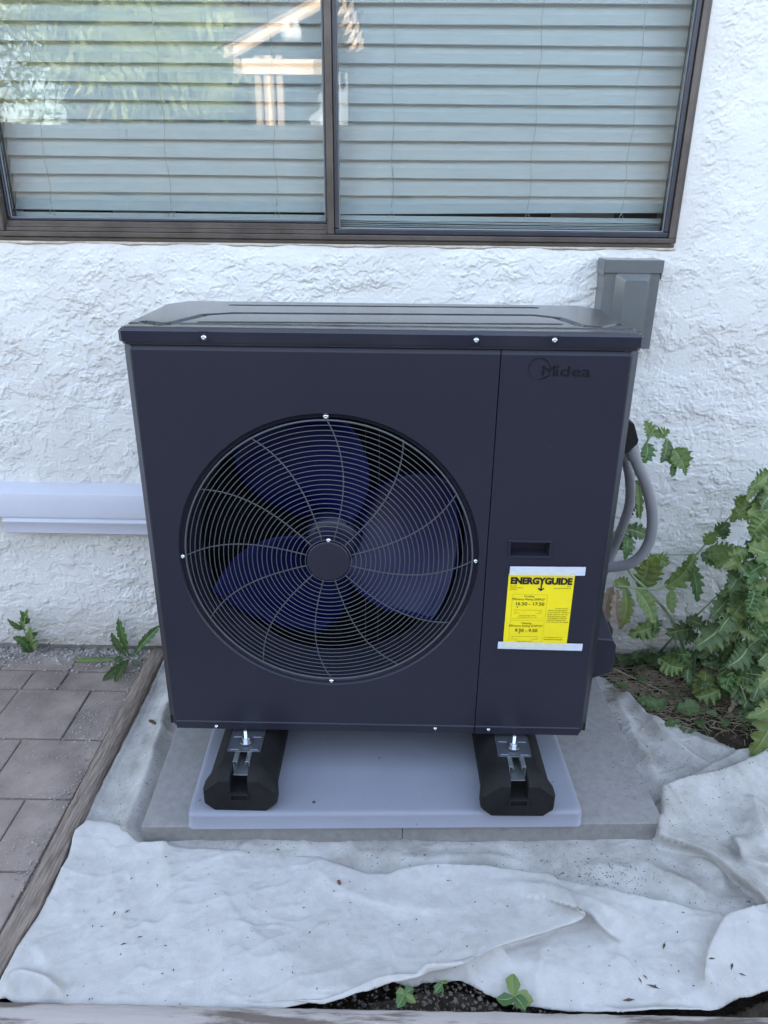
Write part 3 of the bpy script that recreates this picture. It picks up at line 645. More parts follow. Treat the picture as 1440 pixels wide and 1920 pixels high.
def boxl(X0, Y0, X1, Y1, w_=.0003):
    a, c = LL(X0, Y0), LL(X1, Y1)
    x0, x1, z1, z0 = a[0], c[0], a[1], c[1]
    for q in ((x0, z1-w_, x1, z1), (x0, z0, x1, z0+w_), (x0, z0, x0+w_, z1), (x1-w_, z0, x1, z1)): quadm(soft, q[0], q[1], q[2], q[3], ly+.0001)
boxl(190, 478, 735, 900); boxl(150, 918, 680, 1345)
T(soft, 'Cooling', 468, 528, 34, 'CENTER', .012); T(soft, 'Efficiency Rating (SEER2)*', 462, 580, 34, 'CENTER', .012, wpx=0); T(bold, '16.50 - 17.50', 225, 665, 56, bold_=.012, wpx=478)
T(soft, 'Heating', 418, 982, 34, 'CENTER', .012); T(soft, 'Efficiency Rating (HSPF2)*', 410, 1028, 34, 'CENTER', .012); T(bold, '9.50 - 9.50', 222, 1112, 54, bold_=.012, wpx=380)
def tri(X, Y, s): a = LL(X, Y); bold.add([(a[0]-s, ly, a[1]+s), (a[0]+s, ly, a[1]+s), (a[0], ly, a[1]-s*.6)], [(0, 1, 2)])
tri(268, 700, .0019); tri(298, 1138, .0019)
for (X0, X1, Yl) in ((210, 680, 745), (165, 618, 1190)):
    a, c = LL(X0, Yl), LL(X1, Yl); quadm(soft, a[0], a[1], c[0], a[1]+.0005)
    for k in range(9): x = a[0]+(c[0]-a[0])*k/8; hgt = .0022 if k in (0, 8) else .0008; quadm(soft, x, a[1], x+.0003, a[1]+hgt, ly-.0001)
T(soft, '14.3', 210, 782, 16); T(soft, '42.0', 678, 785, 16, 'RIGHT'); T(soft, 'Least Efficient', 208, 804, 12); T(soft, 'Most Efficient', 680, 810, 12, 'RIGHT')
T(soft, 'Range of Similar Models', 440, 845, 18, 'CENTER'); T(soft, '*Seasonal Energy Efficiency Ratio', 430, 872, 16, 'CENTER')
T(soft, '7.5', 162, 1222, 16); T(soft, '14.6', 615, 1228, 16, 'RIGHT'); T(soft, 'Least Efficient', 160, 1242, 12); T(soft, 'Most Efficient', 612, 1248, 12, 'RIGHT'); T(soft, 'Range of Similar Models', 385, 1282, 17, 'CENTER')
for i, ln in enumerate(("For this system's", 'efficiency ratings depend', 'on the coil your contractor', 'installs with this unit. The', 'heating efficiency rating', 'varies slightly in different', 'geographic regions. Ask', 'your contractor for details.')):
    T(soft, ln, (900, 782, 776, 772, 770, 768, 762, 760)[i], 728+i*32.5, 21, bold_=.006)
T(soft, 'For energy cost info, visit', 722, 1212, 18, bold_=.004); T(soft, 'productinfo.energy.gov', 716, 1248, 21, bold_=.012)
P(bold.build('lettering', 'ink'), lab); P(soft.build('lettering', 'inksoft'), lab)
def tape(x0, z0, x1, z1, dz, over0, over1, zo0, zo1, seed):
    r = random.Random(seed); n = 24; vs = []
    for k in range(n+1):
        u = k/n; x = x0+(x1-x0)*u; vs += [(x, -.0028-.0004*r.random(), z0+dz*u+r.uniform(-.0001, .0001)), (x, -.0030-.0004*r.random(), (z0+z1)/2+dz*u), (x, -.0028-.0004*r.random(), z1+dz*u+r.uniform(-.0001, .0001))]
    b = MB(); b.add(vs, [(3*i+j, 3*i+3+j, 3*i+4+j, 3*i+1+j) for i in range(n) for j in range(2)]); o = P(b.build('tape_strip', 'tape', smooth=True), lab)
    b = MB(); b.box((over0, -.0036, zo0), (over1, -.0033, zo1)); P(b.build('tape_overlap', 'tape_over'), lab)
tape(.2705, .4120, .4255, .4320, .0015, .2710, .4050, .4118, .4210, 3)
tape(.2585, .2330, .4400, .2510, -.002, .2700, .4055, .2375, .2500, 4)
# valve cover on the lower right side and cable hood on the upper right side
b = MB(); ya, yb = .10, .25
pa = [at(x, y, 1, ya) for x, y in ((1108, 1196), (1150, 1200), (1156, 1212), (1152, 1248), (1146, 1262), (1106, 1282))]
b.loops([[(q.x if i not in (0, 5) else .470, ya, q.z) for i, q in enumerate(pa)], [((q.x if i not in (0, 5) else .470), yb, q.z+(.030 if i < 2 else 0)) for i, q in enumerate(pa)]])
P(b.build('valve_cover', 'paint', bevel=.004, seg=3))
b = MB(); b.tube(spline([at(1131, 1162, 1, .2), at(1137, 1172, 1, .2), at(1140, 1182, 1, .2), at(1138, 1195, 1, .2)], 4), [.003, .004, .006, .009, .009, .009, .010, .011, .011, .012, .012, .012, .012][:13], 8); P(b.build('valve_lever', 'rubber', smooth=True))
b = MB(); ya, yb = .19, .29
pa = [at(x, y, 1, ya) for x, y in ((1184, 770), (1190, 795), (1198, 826), (1196, 833), (1178, 850), (1170, 852))]
b.loops([[(q.x if i not in (0, 5) else .476, y, q.z) for i, q in enumerate(pa)] for y in (ya, yb)]); P(b.build('cable_hood', 'rubber', bevel=.003))
# mounting brackets under the front edge
for cx, fx in ((-.2945, 0), (.3065, 0)):
    b = MB(); by = -.034; b.loops([[(cx+x, by+y, z) for x, y in ((-.037, -.027), (.037, -.027), (.034, .075), (-.034, .075))] for z in (-.0115, -.0085)])
    for s in (-1, 1):
        for yy in (-.020, .022): b.loops([[(cx+s*.022+x, by+yy+y, z) for x, y in ((-.011, -.004), (.011, -.004), (.011, .004), (-.011, .004))] if z < -.0080 else [(cx+s*.022+x*.8, by+yy+y*.5, z) for x, y in ((-.011, -.004), (.011, -.004), (.011, .004), (-.011, .004))] for z in (-.0086, -.0070)])
    b.loops([[(cx-.037, by+y, z) for y, z in ((-.027, -.0115), (-.027, -.0060), (.075, -.0060), (.075, -.0115))], [(cx-.0345, by+y, z) for y, z in ((-.027, -.0115), (-.027, -.0065), (.075, -.0065), (.075, -.0115))]])
    b.loops([[(cx+.0345, by+y, z) for y, z in ((-.027, -.0115), (-.027, -.0065), (.075, -.0065), (.075, -.0115))], [(cx+.037, by+y, z) for y, z in ((-.027, -.0115), (-.027, -.0060), (.075, -.0060), (.075, -.0115))]])
    P(b.build('mounting_bracket', mat('bracket', (.16, .17, .20), .35, metal=.7) if cx < 0 else 'bracket', bevel=.0006))

# ---- conduits
def conduit(pts, r, label, n=14, ribs=False):
    root = thing('flexible_conduit', label, 'conduit', pts[0], 'grey conduits beside the unit'); S_ = spline(pts, n); rs = [r*(1+(.06*math.sin(i*2.1) if ribs else 0)) for i in range(len(S_))]
    b = MB(); b.tube(S_, rs, 20); o = b.build('tubing', 'conduit', smooth=True); setpar(o, root); return root
c1 = conduit([at(1184, 838, 1, .24), at(1194, 868, 1, .245), at(1213, 915, 1, .26), at(1223, 970, 1, .27), at(1216, 1018, 1, .28), at(1190, 1052, 1, .29), at(1150, 1063, 1, .31), at(1090, 1064, 1, .34)], .0128, 'thick smooth grey conduit looping down from the hood on the right side of the unit')
b = MB(); a, c = at(1182, 838, 1, .24), at(1189, 858, 1, .243); d = (c-a)
b.tube([a-d*.3, a, a+d*.02, a+d*.5, a+d*.52, c], [.015, .015, .0172, .0172, .0155, .0155], 16); setpar(b.build('fitting', 'conduit', bevel=.001), c1)
conduit([at(1172, 850, 1, .30), at(1181, 900, 1, .31), at(1180, 945, 1, .33), at(1166, 990, 1, .36), at(1150, 1030, 1, .40), at(1125, 1090, 1, .42)], .0115, 'thinner ribbed grey conduit behind the loop, passing down close to the unit', 30, True)

# ---- disconnect box on the wall
bx0, bx1, bz0, bz1, by0 = .5345, .6700, .7800, .9670, .530
db = thing('disconnect_box', 'grey metal electrical disconnect box with hooded lid on the stucco under the window corner', 'electrical box', (.6, .6, .78))
b = MB(); b.box((bx0, by0+.003, bz0), (bx1, WY+.001, bz1+.018)); setpar(b.build('box_body', 'boxgrey', bevel=.002), db)
b = MB(); b.loops([rect(bx0+.001, bx1-.001, bz0+.001, bz1, by0+.0028), rect(bx0+.001, bx1-.001, bz0+.001, bz1, by0+.001)])
q0, q1 = W(1158, 512, by0).x, W(1222, 514, by0).x; zt_, zb_ = W(1190, 511, by0).z, .812
def rc(x0, x1, z0, z1, y, r, taper=0):
    out = []
    for cx, cz, a0 in ((x1-r-taper*0, z1-r, 0), (x0+r, z1-r, 90), (x0+r-taper*0, z0+r, 180), (x1-r, z0+r, 270)):
        for k in range(5): a = math.radians(a0+90*k/4); out.append((cx+r*math.cos(a), y, cz+r*math.sin(a)))
    return out
b.loops([rc(q0-.004, q1+.002, zb_, zt_, by0+.0009, .008), rc(q0-.001, q1-.001, zb_+.004, zt_-.003, by0-.0035, .007), rc(q0+.016, q1-.012, zb_+.004, zt_-.016, by0-.020, .006)])
setpar(b.build('door', 'boxgrey', bevel=.0012), db)
b = MB(); zt2 = .9930
b.box((bx0-.002, by0-.004, bz1-.004), (bx1+.003, by0+.001, zt2)); b.box((bx0-.002, by0+.001, zt2-.003), (bx1+.003, WY+.001, zt2)); b.box((bx0-.0035, by0+.001, bz1-.010), (bx0-.0005, WY+.001, zt2-.003)); b.box((bx1+.0005, by0+.001, bz1-.018), (bx1+.003, WY+.001, zt2-.003))
setpar(b.build('rain_hood', 'boxgrey', bevel=.0008), db)

# ---- line-set cover along the wall
lc = thing('line_cover', 'white plastic pipe cover fixed level along the stucco, ending behind the unit', 'pipe cover', (-.7, .6, .24))
def prof(pts, name, x0, x1):
    b = MB(); b.loops([[(x, y, z) for y, z in pts] for x in (x0, x1)]); setpar(b.build(name, 'vinyl', bevel=.0022, seg=3), lc)
yb = .535; zs_ = [W(130, v, yb).z for v in (927, 952, 972, 974, 979, 1003)]
prof([(WY, zs_[0]+.012), (WY-.022, zs_[0]+.010), (yb+.012, zs_[0]-.004), (yb, zs_[1]), (yb, zs_[2]), (WY, zs_[2])], 'cover_lid', -1.9, -.30)
prof([(WY, zs_[2]-.0005), (yb+.004, zs_[2]-.0005), (yb+.004, zs_[3]-.002), (yb-.0028, zs_[4]+.002), (yb-.0028, zs_[4]-.002), (yb, zs_[4]-.006), (yb+.001, zs_[5]+.004), (yb+.008, zs_[5]), (WY, zs_[5]-.002)], 'cover_base', -1.073, -.30)

# ================================================================== FABRIC
def segdist(X, Y, pts, closed=False):
    """nearest distance, signed side, arc fraction, nearest point"""
    best = np.full(X.shape, 1e9); sgn = np.zeros(X.shape); tt = np.zeros(X.shape); nxp = X.copy(); nyp = Y.copy()
    P_ = list(pts)+([pts[0]] if closed else []); L = [0]
    for a, c in zip(P_[:-1], P_[1:]): L.append(L[-1]+math.hypot(c[0]-a[0], c[1]-a[1]))
    for i, (a, c) in enumerate(zip(P_[:-1], P_[1:])):
        vx, vy = c[0]-a[0], c[1]-a[1]; l2 = vx*vx+vy*vy+1e-12; t_ = np.clip(((X-a[0])*vx+(Y-a[1])*vy)/l2, 0, 1)
        qx, qy = a[0]+t_*vx, a[1]+t_*vy; d = np.hypot(X-qx, Y-qy); s_ = np.sign(vx*(Y-a[1])-vy*(X-a[0])); m_ = d < best
        best = np.where(m_, d, best); sgn = np.where(m_, s_, sgn); tt = np.where(m_, (L[i]+t_*(L[i+1]-L[i]))/L[-1], tt); nxp = np.where(m_, qx, nxp); nyp = np.where(m_, qy, nyp)
    return best, sgn, tt, nxp, nyp
def inside(X, Y, pts):
    r = np.zeros(X.shape, bool); n = len(pts)
    for i in range(n):
        (xa, ya), (xb, yb) = pts[i], pts[(i+1) % n]
        if ya == yb: continue
        c = ((ya > Y) != (yb > Y)) & (X < (xb-xa)*(Y-ya)/(yb-ya)+xa); r ^= c
    return r
def smooth_poly(pts, n=6, closed=False):
    q = [Vector((*p, 0)) for p in pts]
    if closed: q = q[-1:]+q+q[:2]; s = spline(q, n); s = s[n:-n-1+1]; return [(v.x, v.y) for v in s][:-1]
    return [(v.x, v.y) for v in spline(q, n)]
def GP(lst, z=-.185): return [tuple(G(x, y, z))[:2] for x, y in lst]
def ridge(X, Y, pts, h, wl, wr, e0=.15, e1=.15):
    """asymmetric fold: wl decay width on the left of the line, wr on the right; ends fade"""
    d, s, t_, _, _ = segdist(X, Y, smooth_poly(pts, 6)); w_ = np.where(s > 0, wl, wr)
    fade = (sst(0, e0, t_) if e0 else 1)*(1-sst(1-e1, 1, t_) if e1 else 1)
    v = 1.1*h*np.exp(-(d/w_)**1.5)*fade; k = 0
    if min(wl, wr)/max(wl, wr) < .6: k = 1.0 if wr < wl else -1.0
    dx, dy = pts[-1][0]-pts[0][0], pts[-1][1]-pts[0][1]; L = math.hypot(dx, dy)
    return v, k*v*dy/L, -k*v*dx/L
def fabric(name, label, poly, x0, x1, y0, y1, step, base, ridges, m, wob, seed, rim=.006, edge_noise=.003, lean=.7):
    nx = int((x1-x0)/step)+1; ny = int((y1-y0)/step)+1; X, Y = np.meshgrid(np.linspace(x0, x1, nx), np.linspace(y0, y1, ny))
    en = edge_noise
    d, s, t_, qx, qy = segdist(X, Y, poly, True); ins = inside(X, Y, poly); sd = np.where(ins, d, -d)
    keepv = sd > -step*1.05; X2 = np.where(ins, X, qx); Y2 = np.where(ins, Y, qy)
    X2 = X2+en*pn(X2*22, Y2*22, seed+3)*np.exp(-np.maximum(sd, 0)/.02); Y2 = Y2+en*pn(X2*22, Y2*22, seed+4)*np.exp(-np.maximum(sd, 0)/.02)
    wxp = X2+.02*fbm(X2*6, Y2*6, seed+8, 2); wyp = Y2+.02*fbm(X2*6, Y2*6, seed+9, 2)
    H = base(X2, Y2)
    Hr = 0
    LX_ = LY_ = 0
    for r_ in ridges:
        v, ax, ay = ridge(wxp*.35+X2*.65, wyp*.35+Y2*.65, *r_); Hr = Hr+v; LX_ = LX_+ax; LY_ = LY_+ay
    cr = lambda n, w_: np.exp(-np.abs(n)/w_)
    c1 = fbm(wxp*5+3, wyp*6, seed+20, 2); c2 = fbm(wxp*9, wyp*8+4, seed+22, 2); cm = sst(-.15, .35, pn(X2*3.1, Y2*3.1, seed+12)); cm2 = sst(-.05, .35, pn(X2*4+9, Y2*4, seed+14))
    H = H+Hr+wob*(.75*fbm(wxp*4, wyp*4, seed, 2)+.30*cr(c1, .07)*cm+.26*cr(c2, .06)*cm2-.2*cr(fbm(X2*14, Y2*12, seed+24, 2), .08)*cm*cm2+.12*fbm(wxp*24, wyp*24, seed+7, 2)+.07*fbm(X2*80, Y2*80, seed+6, 2)-.10*cr(fbm(X2*30+2, Y2*26, seed+26, 2), .10)*sst(0, .35, pn(X2*6, Y2*6, seed+16)))
    uu, vv2 = (wxp+.28*wyp), (wyp-.28*wxp)
    lf_ = fbm(uu*2.2+5, vv2*11, seed+31, 2); H = H+wob*.30*cr(lf_, .10)*sst(-.1, .3, pn(X2*2.3+4, Y2*2.3, seed+33))
    fs = sst(0, .03, sd); X2 = X2+lean*LX_*fs; Y2 = Y2+lean*LY_*fs
    if rim: H = H-rim*np.exp(-np.maximum(sd, 0)/.004)
    keep = keepv[:-1, :-1] & keepv[1:, :-1] & keepv[:-1, 1:] & keepv[1:, 1:]
    o = grid_mesh(name, np.stack([X2, Y2, H], -1), nx, ny, keep, m); mo = o.modifiers.new('thickness', 'SOLIDIFY'); mo.thickness = .0012; mo.offset = -1
    return tag(o, label, 'fabric sheet'), (X2, Y2, H, ins)
def gp(*l): return GP(l)
# lower, greyer sheet under the slabs, running up the right side and along the left
polyA = [(-.6695, .57), (-.6690, .3), (-.6665, -.03), (-.6600, -.24), (.75, -.36)]+GP([(1480, 1800), (1600, 1600), (1600, 1380), (1500, 1385), (1440, 1404), (1410, 1420), (1385, 1412), (1340, 1380), (1295, 1357), (1240, 1352), (1212, 1346), (1190, 1322), (1165, 1296), (1135, 1268), (1118, 1262)])+[(.60, .57)]
slabpoly = [rotp(-.51, -.123), rotp(.639, -.123), rotp(.639, .46), rotp(-.51, .46)]
def baseA(X, Y):
    z = np.full(X.shape, -.196); sl = inside(X, Y, slabpoly); d = segdist(X, Y, slabpoly, True)[0]; z = np.where(sl, -.2005, z)
    d2 = np.maximum(0, -.650-X); z = z+.010*sst(0, .012, d2)
    k = (X > .55) & ~sl; z = np.where(k, z+.012*sst(.5, 1.0, X), z)
    return z
ridA = [
 (gp((345, 1250), (318, 1330), (282, 1440), (236, 1560)), .030, .022, .026, 0, 0),
 (gp((312, 1210), (300, 1300), (262, 1400), (220, 1530)), .006, .03, .012, 0, 0),
 (gp((1150, 1300), (1185, 1370), (1215, 1430), (1245, 1480)), .020, .020, .030, .2, .3),
 (gp((1160, 1295), (1230, 1370), (1290, 1420), (1350, 1440)), .026, .022, .014, .15, .3),
 (gp((1215, 1350), (1300, 1385), (1370, 1410), (1440, 1425)), .014, .02, .02, .1, .1),
 (gp((1205, 1560), (1250, 1516), (1310, 1472), (1370, 1437), (1450, 1400)), .022, .006, .05, .1, 0),
 (gp((1250, 1545), (1268, 1521), (1320, 1500), (1380, 1475), (1450, 1445)), .034, .007, .045, .1, 0),
 (gp((1232, 1572), (1262, 1535), (1275, 1519)), .018, .012, .02, .2, .2),
 (gp((1232, 1573), (1290, 1585), (1335, 1604), (1372, 1636), (1400, 1662), (1450, 1712)), .042, .040, .006, .08, 0),
 (gp((1370, 1560), (1392, 1595), (1404, 1620), (1450, 1640)), .028, .035, .008, .25, 0),
 (gp((1290, 1600), (1330, 1615), (1352, 1640), (1356, 1680)), .012, .012, .018, .2, .3),
 (gp((1180, 1600), (1240, 1640), (1300, 1670), (1340, 1705)), .016, .022, .014, .3, .2),
 (gp((1090, 1620), (1150, 1622), (1210, 1640)), .008, .02, .02, .3, .3),
 (gp((700, 1600), (800, 1606), (900, 1598), (1000, 1612)), .010, .02, .02, .2, .2),
 (gp((1410, 1500), (1420, 1545), (1440, 1590)), .02, .02, .02, .2, .2),
]
clA, dA = fabric('fabric_sheet', 'lower greyer dirty fabric sheet with deep bunched folds at right, tucked round the concrete slabs', polyA, -.68, 1.42, -.45, .575, .004, baseA, ridA, 'cloth_old', .011, 100)
# upper, cleaner sheet across the front
hem = [(600, 1598), (690, 1630), (735, 1634), (765, 1630), (800, 1620), (850, 1616), (910, 1619), (1000, 1634), (1060, 1650), (1120, 1664), (1220, 1686), (1290, 1697), (1340, 1706), (1385, 1722), (1440, 1712), (1540, 1700)]
front = [(1600, 1850), (1470, 1845), (1430, 1860), (1380, 1880), (1320, 1894), (1240, 1899), (1160, 1898), (1080, 1893), (1010, 1885), (960, 1874), (915, 1858), (885, 1842), (862, 1833), (825, 1838), (790, 1842), (760, 1850), (720, 1858), (680, 1872), (640, 1886), (600, 1896)]
topedge = [(262, 1582), (300, 1584), (400, 1588), (520, 1590)]
polyB = [(-.664, -.512), (-.668, -.47), (-.6655, -.40), (-.6590, -.33), (-.6560, -.20), (-.6610, -.145)]+GP([(165, 1546), (195, 1541), (228, 1552), (248, 1568)], -.18)+GP(topedge, -.18)+GP(hem, -.18)+GP(front, -.18)+[(-.12, -.516), (-.4, -.516)]
def baseB(X, Y):
    z = np.full(X.shape, -.186); z = z+.012*sst(0, .05, -.615-X)*(Y > -.6)
    z = z+.006*sst(.4, .9, X)+.012*np.exp(-((Y+.13)/.05)**2)*(X < -.45)
    f = np.minimum(1, 1); fl = (X > .1) & (Y < -.44); z = z+.0*X
    over = sst(-.49, -.512, Y)*(sst(.30, .5, X)); z = z+.020*over
    return z
ridB = [
 (GP([(600, 1905), (700, 1868), (800, 1832), (900, 1785), (990, 1748), (1085, 1712)]), .034, .085, .0085, 0, .03),
 (GP([(1078, 1712), (1110, 1722), (1145, 1752), (1182, 1778)]), .030, .060, .010, .0, .35),
 (GP([(775, 1842), (830, 1822), (890, 1804), (948, 1788)]), .018, .010, .012, .1, .05),
 (GP([(860, 1836), (940, 1812), (1040, 1830), (1160, 1870)]), .010, .04, .03, .2, .3),
 (GP([(1340, 1890), (1352, 1830), (1366, 1785), (1388, 1757), (1450, 1728)]), .026, .016, .05, .15, 0),
 (GP([(1060, 1760), (1140, 1810), (1260, 1840), (1340, 1880)]), .007, .05, .05, .3, .3),
 (GP([(720, 1640), (860, 1632), (1000, 1648), (1160, 1684), (1330, 1720)]), .010, .014, .05, .05, .1),
 (GP([(250, 1572), (300, 1574), (340, 1582)]), .014, .03, .03, .3, .3),
 (GP([(310, 1580), (318, 1640), (330, 1700), (350, 1760)]), .009, .03, .03, .1, .4),
 (GP([(620, 1690), (650, 1760), (690, 1800)]), .006, .03, .03, .3, .3),
 (GP([(520, 1835), (580, 1848), (650, 1838), (760, 1890)]), .008, .035, .012, .3, .2),
 (GP([(12, 1890), (20, 1850), (45, 1832), (85, 1846), (120, 1880)]), .020, .010, .014, .1, .1),
 (GP([(60, 1760), (90, 1820), (95, 1880)]), .012, .03, .02, .3, .1),
 (GP([(150, 1600), (140, 1680), (130, 1740)]), .008, .03, .03, .3, .3),
 (GP([(560, 1600), (640, 1660), (760, 1700), (900, 1700)]), .007, .030, .014, .3, .3),
 (GP([(380, 1620), (430, 1720), (520, 1790), (560, 1870)]), .006, .018, .035, .3, .3),
 (GP([(900, 1660), (1000, 1672), (1100, 1700), (1240, 1760)]), .007, .014, .03, .3, .3),
 (GP([(200, 1620), (230, 1720), (210, 1830)]), .006, .02, .03, .3, .3),
 (GP([(1130, 1790), (1180, 1830), (1200, 1880)]), .006, .012, .03, .3, .3),
 (GP([(1000, 1790), (1010, 1830), (1050, 1870)]), .005, .012, .03, .3, .3),
]
clB, dB = fabric('fabric_sheet', 'upper whiter fabric sheet spread across the front between the slabs and the bottom board', polyB, -.69, 1.25, -.525, -.10, .0035, baseB, ridB, 'cloth', .011, 200, rim=.006, edge_noise=.002, lean=1.0)
def hz(dat, x, y):
    X2, Y2, H, ins = dat; j = np.argmin((X2-x)**2+(Y2-y)**2); return float(H.ravel()[j])
# garden soil near the camera, gently uneven
nx, ny = 380, 250; X, Y = np.meshgrid(np.linspace(-.7, 1.9, nx), np.linspace(-.56, .62, ny))
Z = GZ+.012*fbm(X*9, Y*9, 3, 5)+.006*np.abs(fbm(X*60, Y*60, 9, 3))
Z = Z-.03*sst(0, .02, np.where(inside(X, Y, polyA) | inside(X, Y, polyB), np.minimum(segdist(X, Y, polyA, True)[0]+9*~inside(X, Y, polyA), 9), 0))-.03*inside(X, Y, polyB)*sst(0, .02, segdist(X, Y, polyB, True)[0])
struct(grid_mesh('garden_soil', np.stack([X, Y, Z], -1), nx, ny, m='soil'))

# litter on the fabric
b = MB(); r = random.Random(21)
bits = [(246, 1645, 5, 60), (238, 1706, 8, 45), (214, 1707, 7, 80), (173, 1731, 4, 100), (190, 1733, 3, 0), (232, 1771, 8, 20), (262, 1756, 7, 10), (312, 1613, 4, 0), (295, 1660, 5, 120), (404, 1678, 3, 0), (626, 1664, 5, 150), (304, 1823, 3, 0), (125, 1862, 3, 0), (1246, 1770, 12, 60), (1200, 1840, 8, 100), (1210, 1832, 7, 120), (1225, 1850, 14, 160), (1280, 1715, 4, 0), (1330, 1815, 9, 5), (1370, 1820, 11, 60), (1390, 1833, 9, 160), (1180, 1870, 14, 5), (950, 1710, 3, 0), (890, 1700, 3, 0), (840, 1655, 4, 0), (1120, 1660, 3, 0), (1300, 1850, 3, 0)]
for px, py, l, a in bits:
    q = G(px, py, -.178); z = hz(dB, q.x, q.y)+.0012; L = l*.00085; a = math.radians(a); dx, dy = math.cos(a)*L, math.sin(a)*L; w_ = max(.0011, L*.22)
    b.add([(q.x-dx, q.y-dy, z), (q.x-dy*w_/L, q.y+dx*w_/L, z+.0012), (q.x+dx, q.y+dy, z), (q.x+dy*w_/L, q.y-dx*w_/L, z+.0006)], [(0, 1, 2, 3)])
for k in range(520):
    u = r.random(); px, py = (r.gauss(1120, 90), r.gauss(1632, 18)) if u < .55 else ((r.uniform(1140, 1300), r.uniform(1380, 1520)) if u < .75 else (r.uniform(60, 1400), r.uniform(1600, 1880)))
    q = G(px, py, -.18); dat = dA if (u < .75) else dB
    onslab = inside(np.array([q.x]), np.array([q.y]), slabpoly)[0]
    z = (-.1492 if onslab else hz(dA, q.x, q.y)+.001) if u < .75 else hz(dB, q.x, q.y)+.001
    L = r.uniform(.0006, .0018)*(1+r.random()); a = r.uniform(0, PI); dx, dy = math.cos(a)*L, math.sin(a)*L
    b.add([(q.x-dx, q.y-dy, z), (q.x-dy*.4, q.y+dx*.4, z+.0006), (q.x+dx, q.y+dy, z), (q.x+dy*.4, q.y-dx*.4, z+.0004)], [(0, 1, 2, 3)])
for k in range(46):
    q = G(*r.choice([(r.uniform(560, 860), r.uniform(1400, 1515)), (r.uniform(420, 1040), r.uniform(1380, 1520))]), -.1095); L = r.uniform(.0005, .0014); b.add([(q.x-L, q.y, q.z), (q.x, q.y-L*.5, q.z+.0006), (q.x+L, q.y, q.z), (q.x, q.y+L*.6, q.z+.0004)], [(0, 1, 2, 3)])
for k in range(160):
    q = G(r.uniform(280, 360) if r.random() < .3 else r.uniform(1060, 1230), r.uniform(1340, 1545), -.1495)
    if not inside(np.array([q.x]), np.array([q.y]), slabpoly)[0]: continue
    L = r.uniform(.0005, .0018); b.add([(q.x-L, q.y, q.z), (q.x, q.y-L*.5, q.z+.0006), (q.x+L, q.y, q.z), (q.x, q.y+L*.6, q.z+.0004)], [(0, 1, 2, 3)])
q = G(588, 1504, -.109); b.loops([[(q.x+x, q.y+y, -.1095+z_) for x, y in ((-.003, 0), (0, -.003), (.004, -.001), (.003, .003), (-.001, .002))] for z_ in (0, .002)])
tag(struct(b.build('leaf_litter', 'bit'), 'stuff'), 'small dark leaf fragments and dirt scattered over the fabric, pad and slabs', 'litter')
b = MB(); q = G(636, 1652, -.18); z = hz(dB, q.x, q.y)+.002
b.loops([[(q.x+x, q.y+y, z+zz_) for x, y in ((-.0045, .004), (.001, .006), (.0045, -.004), (0, -.006), (-.003, -.002))] for zz_ in (0, .0018)]); tag(b.build('bark_chip', mat('chip', (.16, .055, .025), .8)), 'small reddish brown bark chip on the upper fabric sheet', 'bark chip')
b = MB(); q = G(287, 1354, -.17)
b.loops([[(q.x+x, q.y+y, -.172+zz_) for x, y in ((-.012, .008), (.0, .006), (.009, -.004), (.008, -.010), (-.004, -.003), (-.013, .003))] for zz_ in (0, .005)]); tag(b.build('dark_chip', 'bit', bevel=.001), 'dark curled leaf scrap on the fabric left of the unit corner', 'leaf scrap')

# ================================================================== PLANTS
def leaf_mesh(b, P0, P1, nrm, width, lobes=6, depth=.5, bend=.1, teeth=.12, fold=.25, wav=.12, seed=0, skew=.25, pw=.75, round_=False):
    r = random.Random(seed); P0, P1, nrm = Vector(P0), Vector(P1), Vector(nrm); L = (P1-P0).length; t0 = (P1-P0).normalized(); nrm = (nrm-t0*nrm.dot(t0)).normalized()
    side_b = t0.cross(nrm).normalized(); sb = r.uniform(-.12, .12)*L; n = lobes*8; rows = []; ph = r.uniform(0, 6)
    for i in range(n+1):
        t_ = i/n; c = P0.lerp(P1, t_)+nrm*bend*L*4*t_*(1-t_)+side_b*sb*4*t_*(1-t_); tan = (P1-P0)+nrm*bend*L*4*(1-2*t_)+side_b*sb*4*(1-2*t_); tan.normalize(); nn = (nrm-tan*nrm.dot(tan)).normalized(); sd_ = tan.cross(nn)
        env = math.sin(PI*min(1, t_**pw))**.8 if not round_ else math.sin(PI*t_)**.5
        row = []
        for s in (-1, 1):
            lb = abs(math.sin(PI*(t_*lobes+(.0 if s < 0 else .18))))**.8; saw = (t_*lobes*3.3+(.4 if s > 0 else 0)) % 1
            w_ = width*(env*(1-depth+depth*lb)*(1-teeth+teeth*2*saw)+.02)*(1+.08*math.sin(i*1.7+s+ph))
            if i == n: w_ = .0004
            for f in (.06, .4, .75, 1):
                rf = f; zz_ = fold*w_*rf+wav*width*rf*rf*math.sin(t_*lobes*PI*2+s*1.3+ph)+wav*.5*width*rf**3*math.sin(t_*lobes*PI*5.1+s*2+ph)
                row.append(c+sd_*s*w_*rf+tan*skew*w_*rf*rf*lb+nn*zz_)
        row.insert(4, c-nn*.02*width)
        # order: left outer..left inner, centre, right inner..outer
        row = [row[3], row[2], row[1], row[0], row[4], row[5], row[6], row[7], row[8]]
        rows.append(row)
    m_ = 9; o = len(b.v); b.v += [tuple(p) for q in rows for p in q]
    for i in range(n):
        for j in range(m_-1): b.f.append((o+i*m_+j, o+i*m_+j+1, o+(i+1)*m_+j+1, o+(i+1)*m_+j)); b.mi.append(1 if (j in (3, 4) and i < n*.92) else 0)
def leaf(par, m, *a, name='leaf', **k):
    b = MB(); leaf_mesh(b, *a, **k); o = b.build(name, [m, 'rib' if m != 'dead' else 'dead'], smooth=True)
    setpar(o, par) if par else None; return o
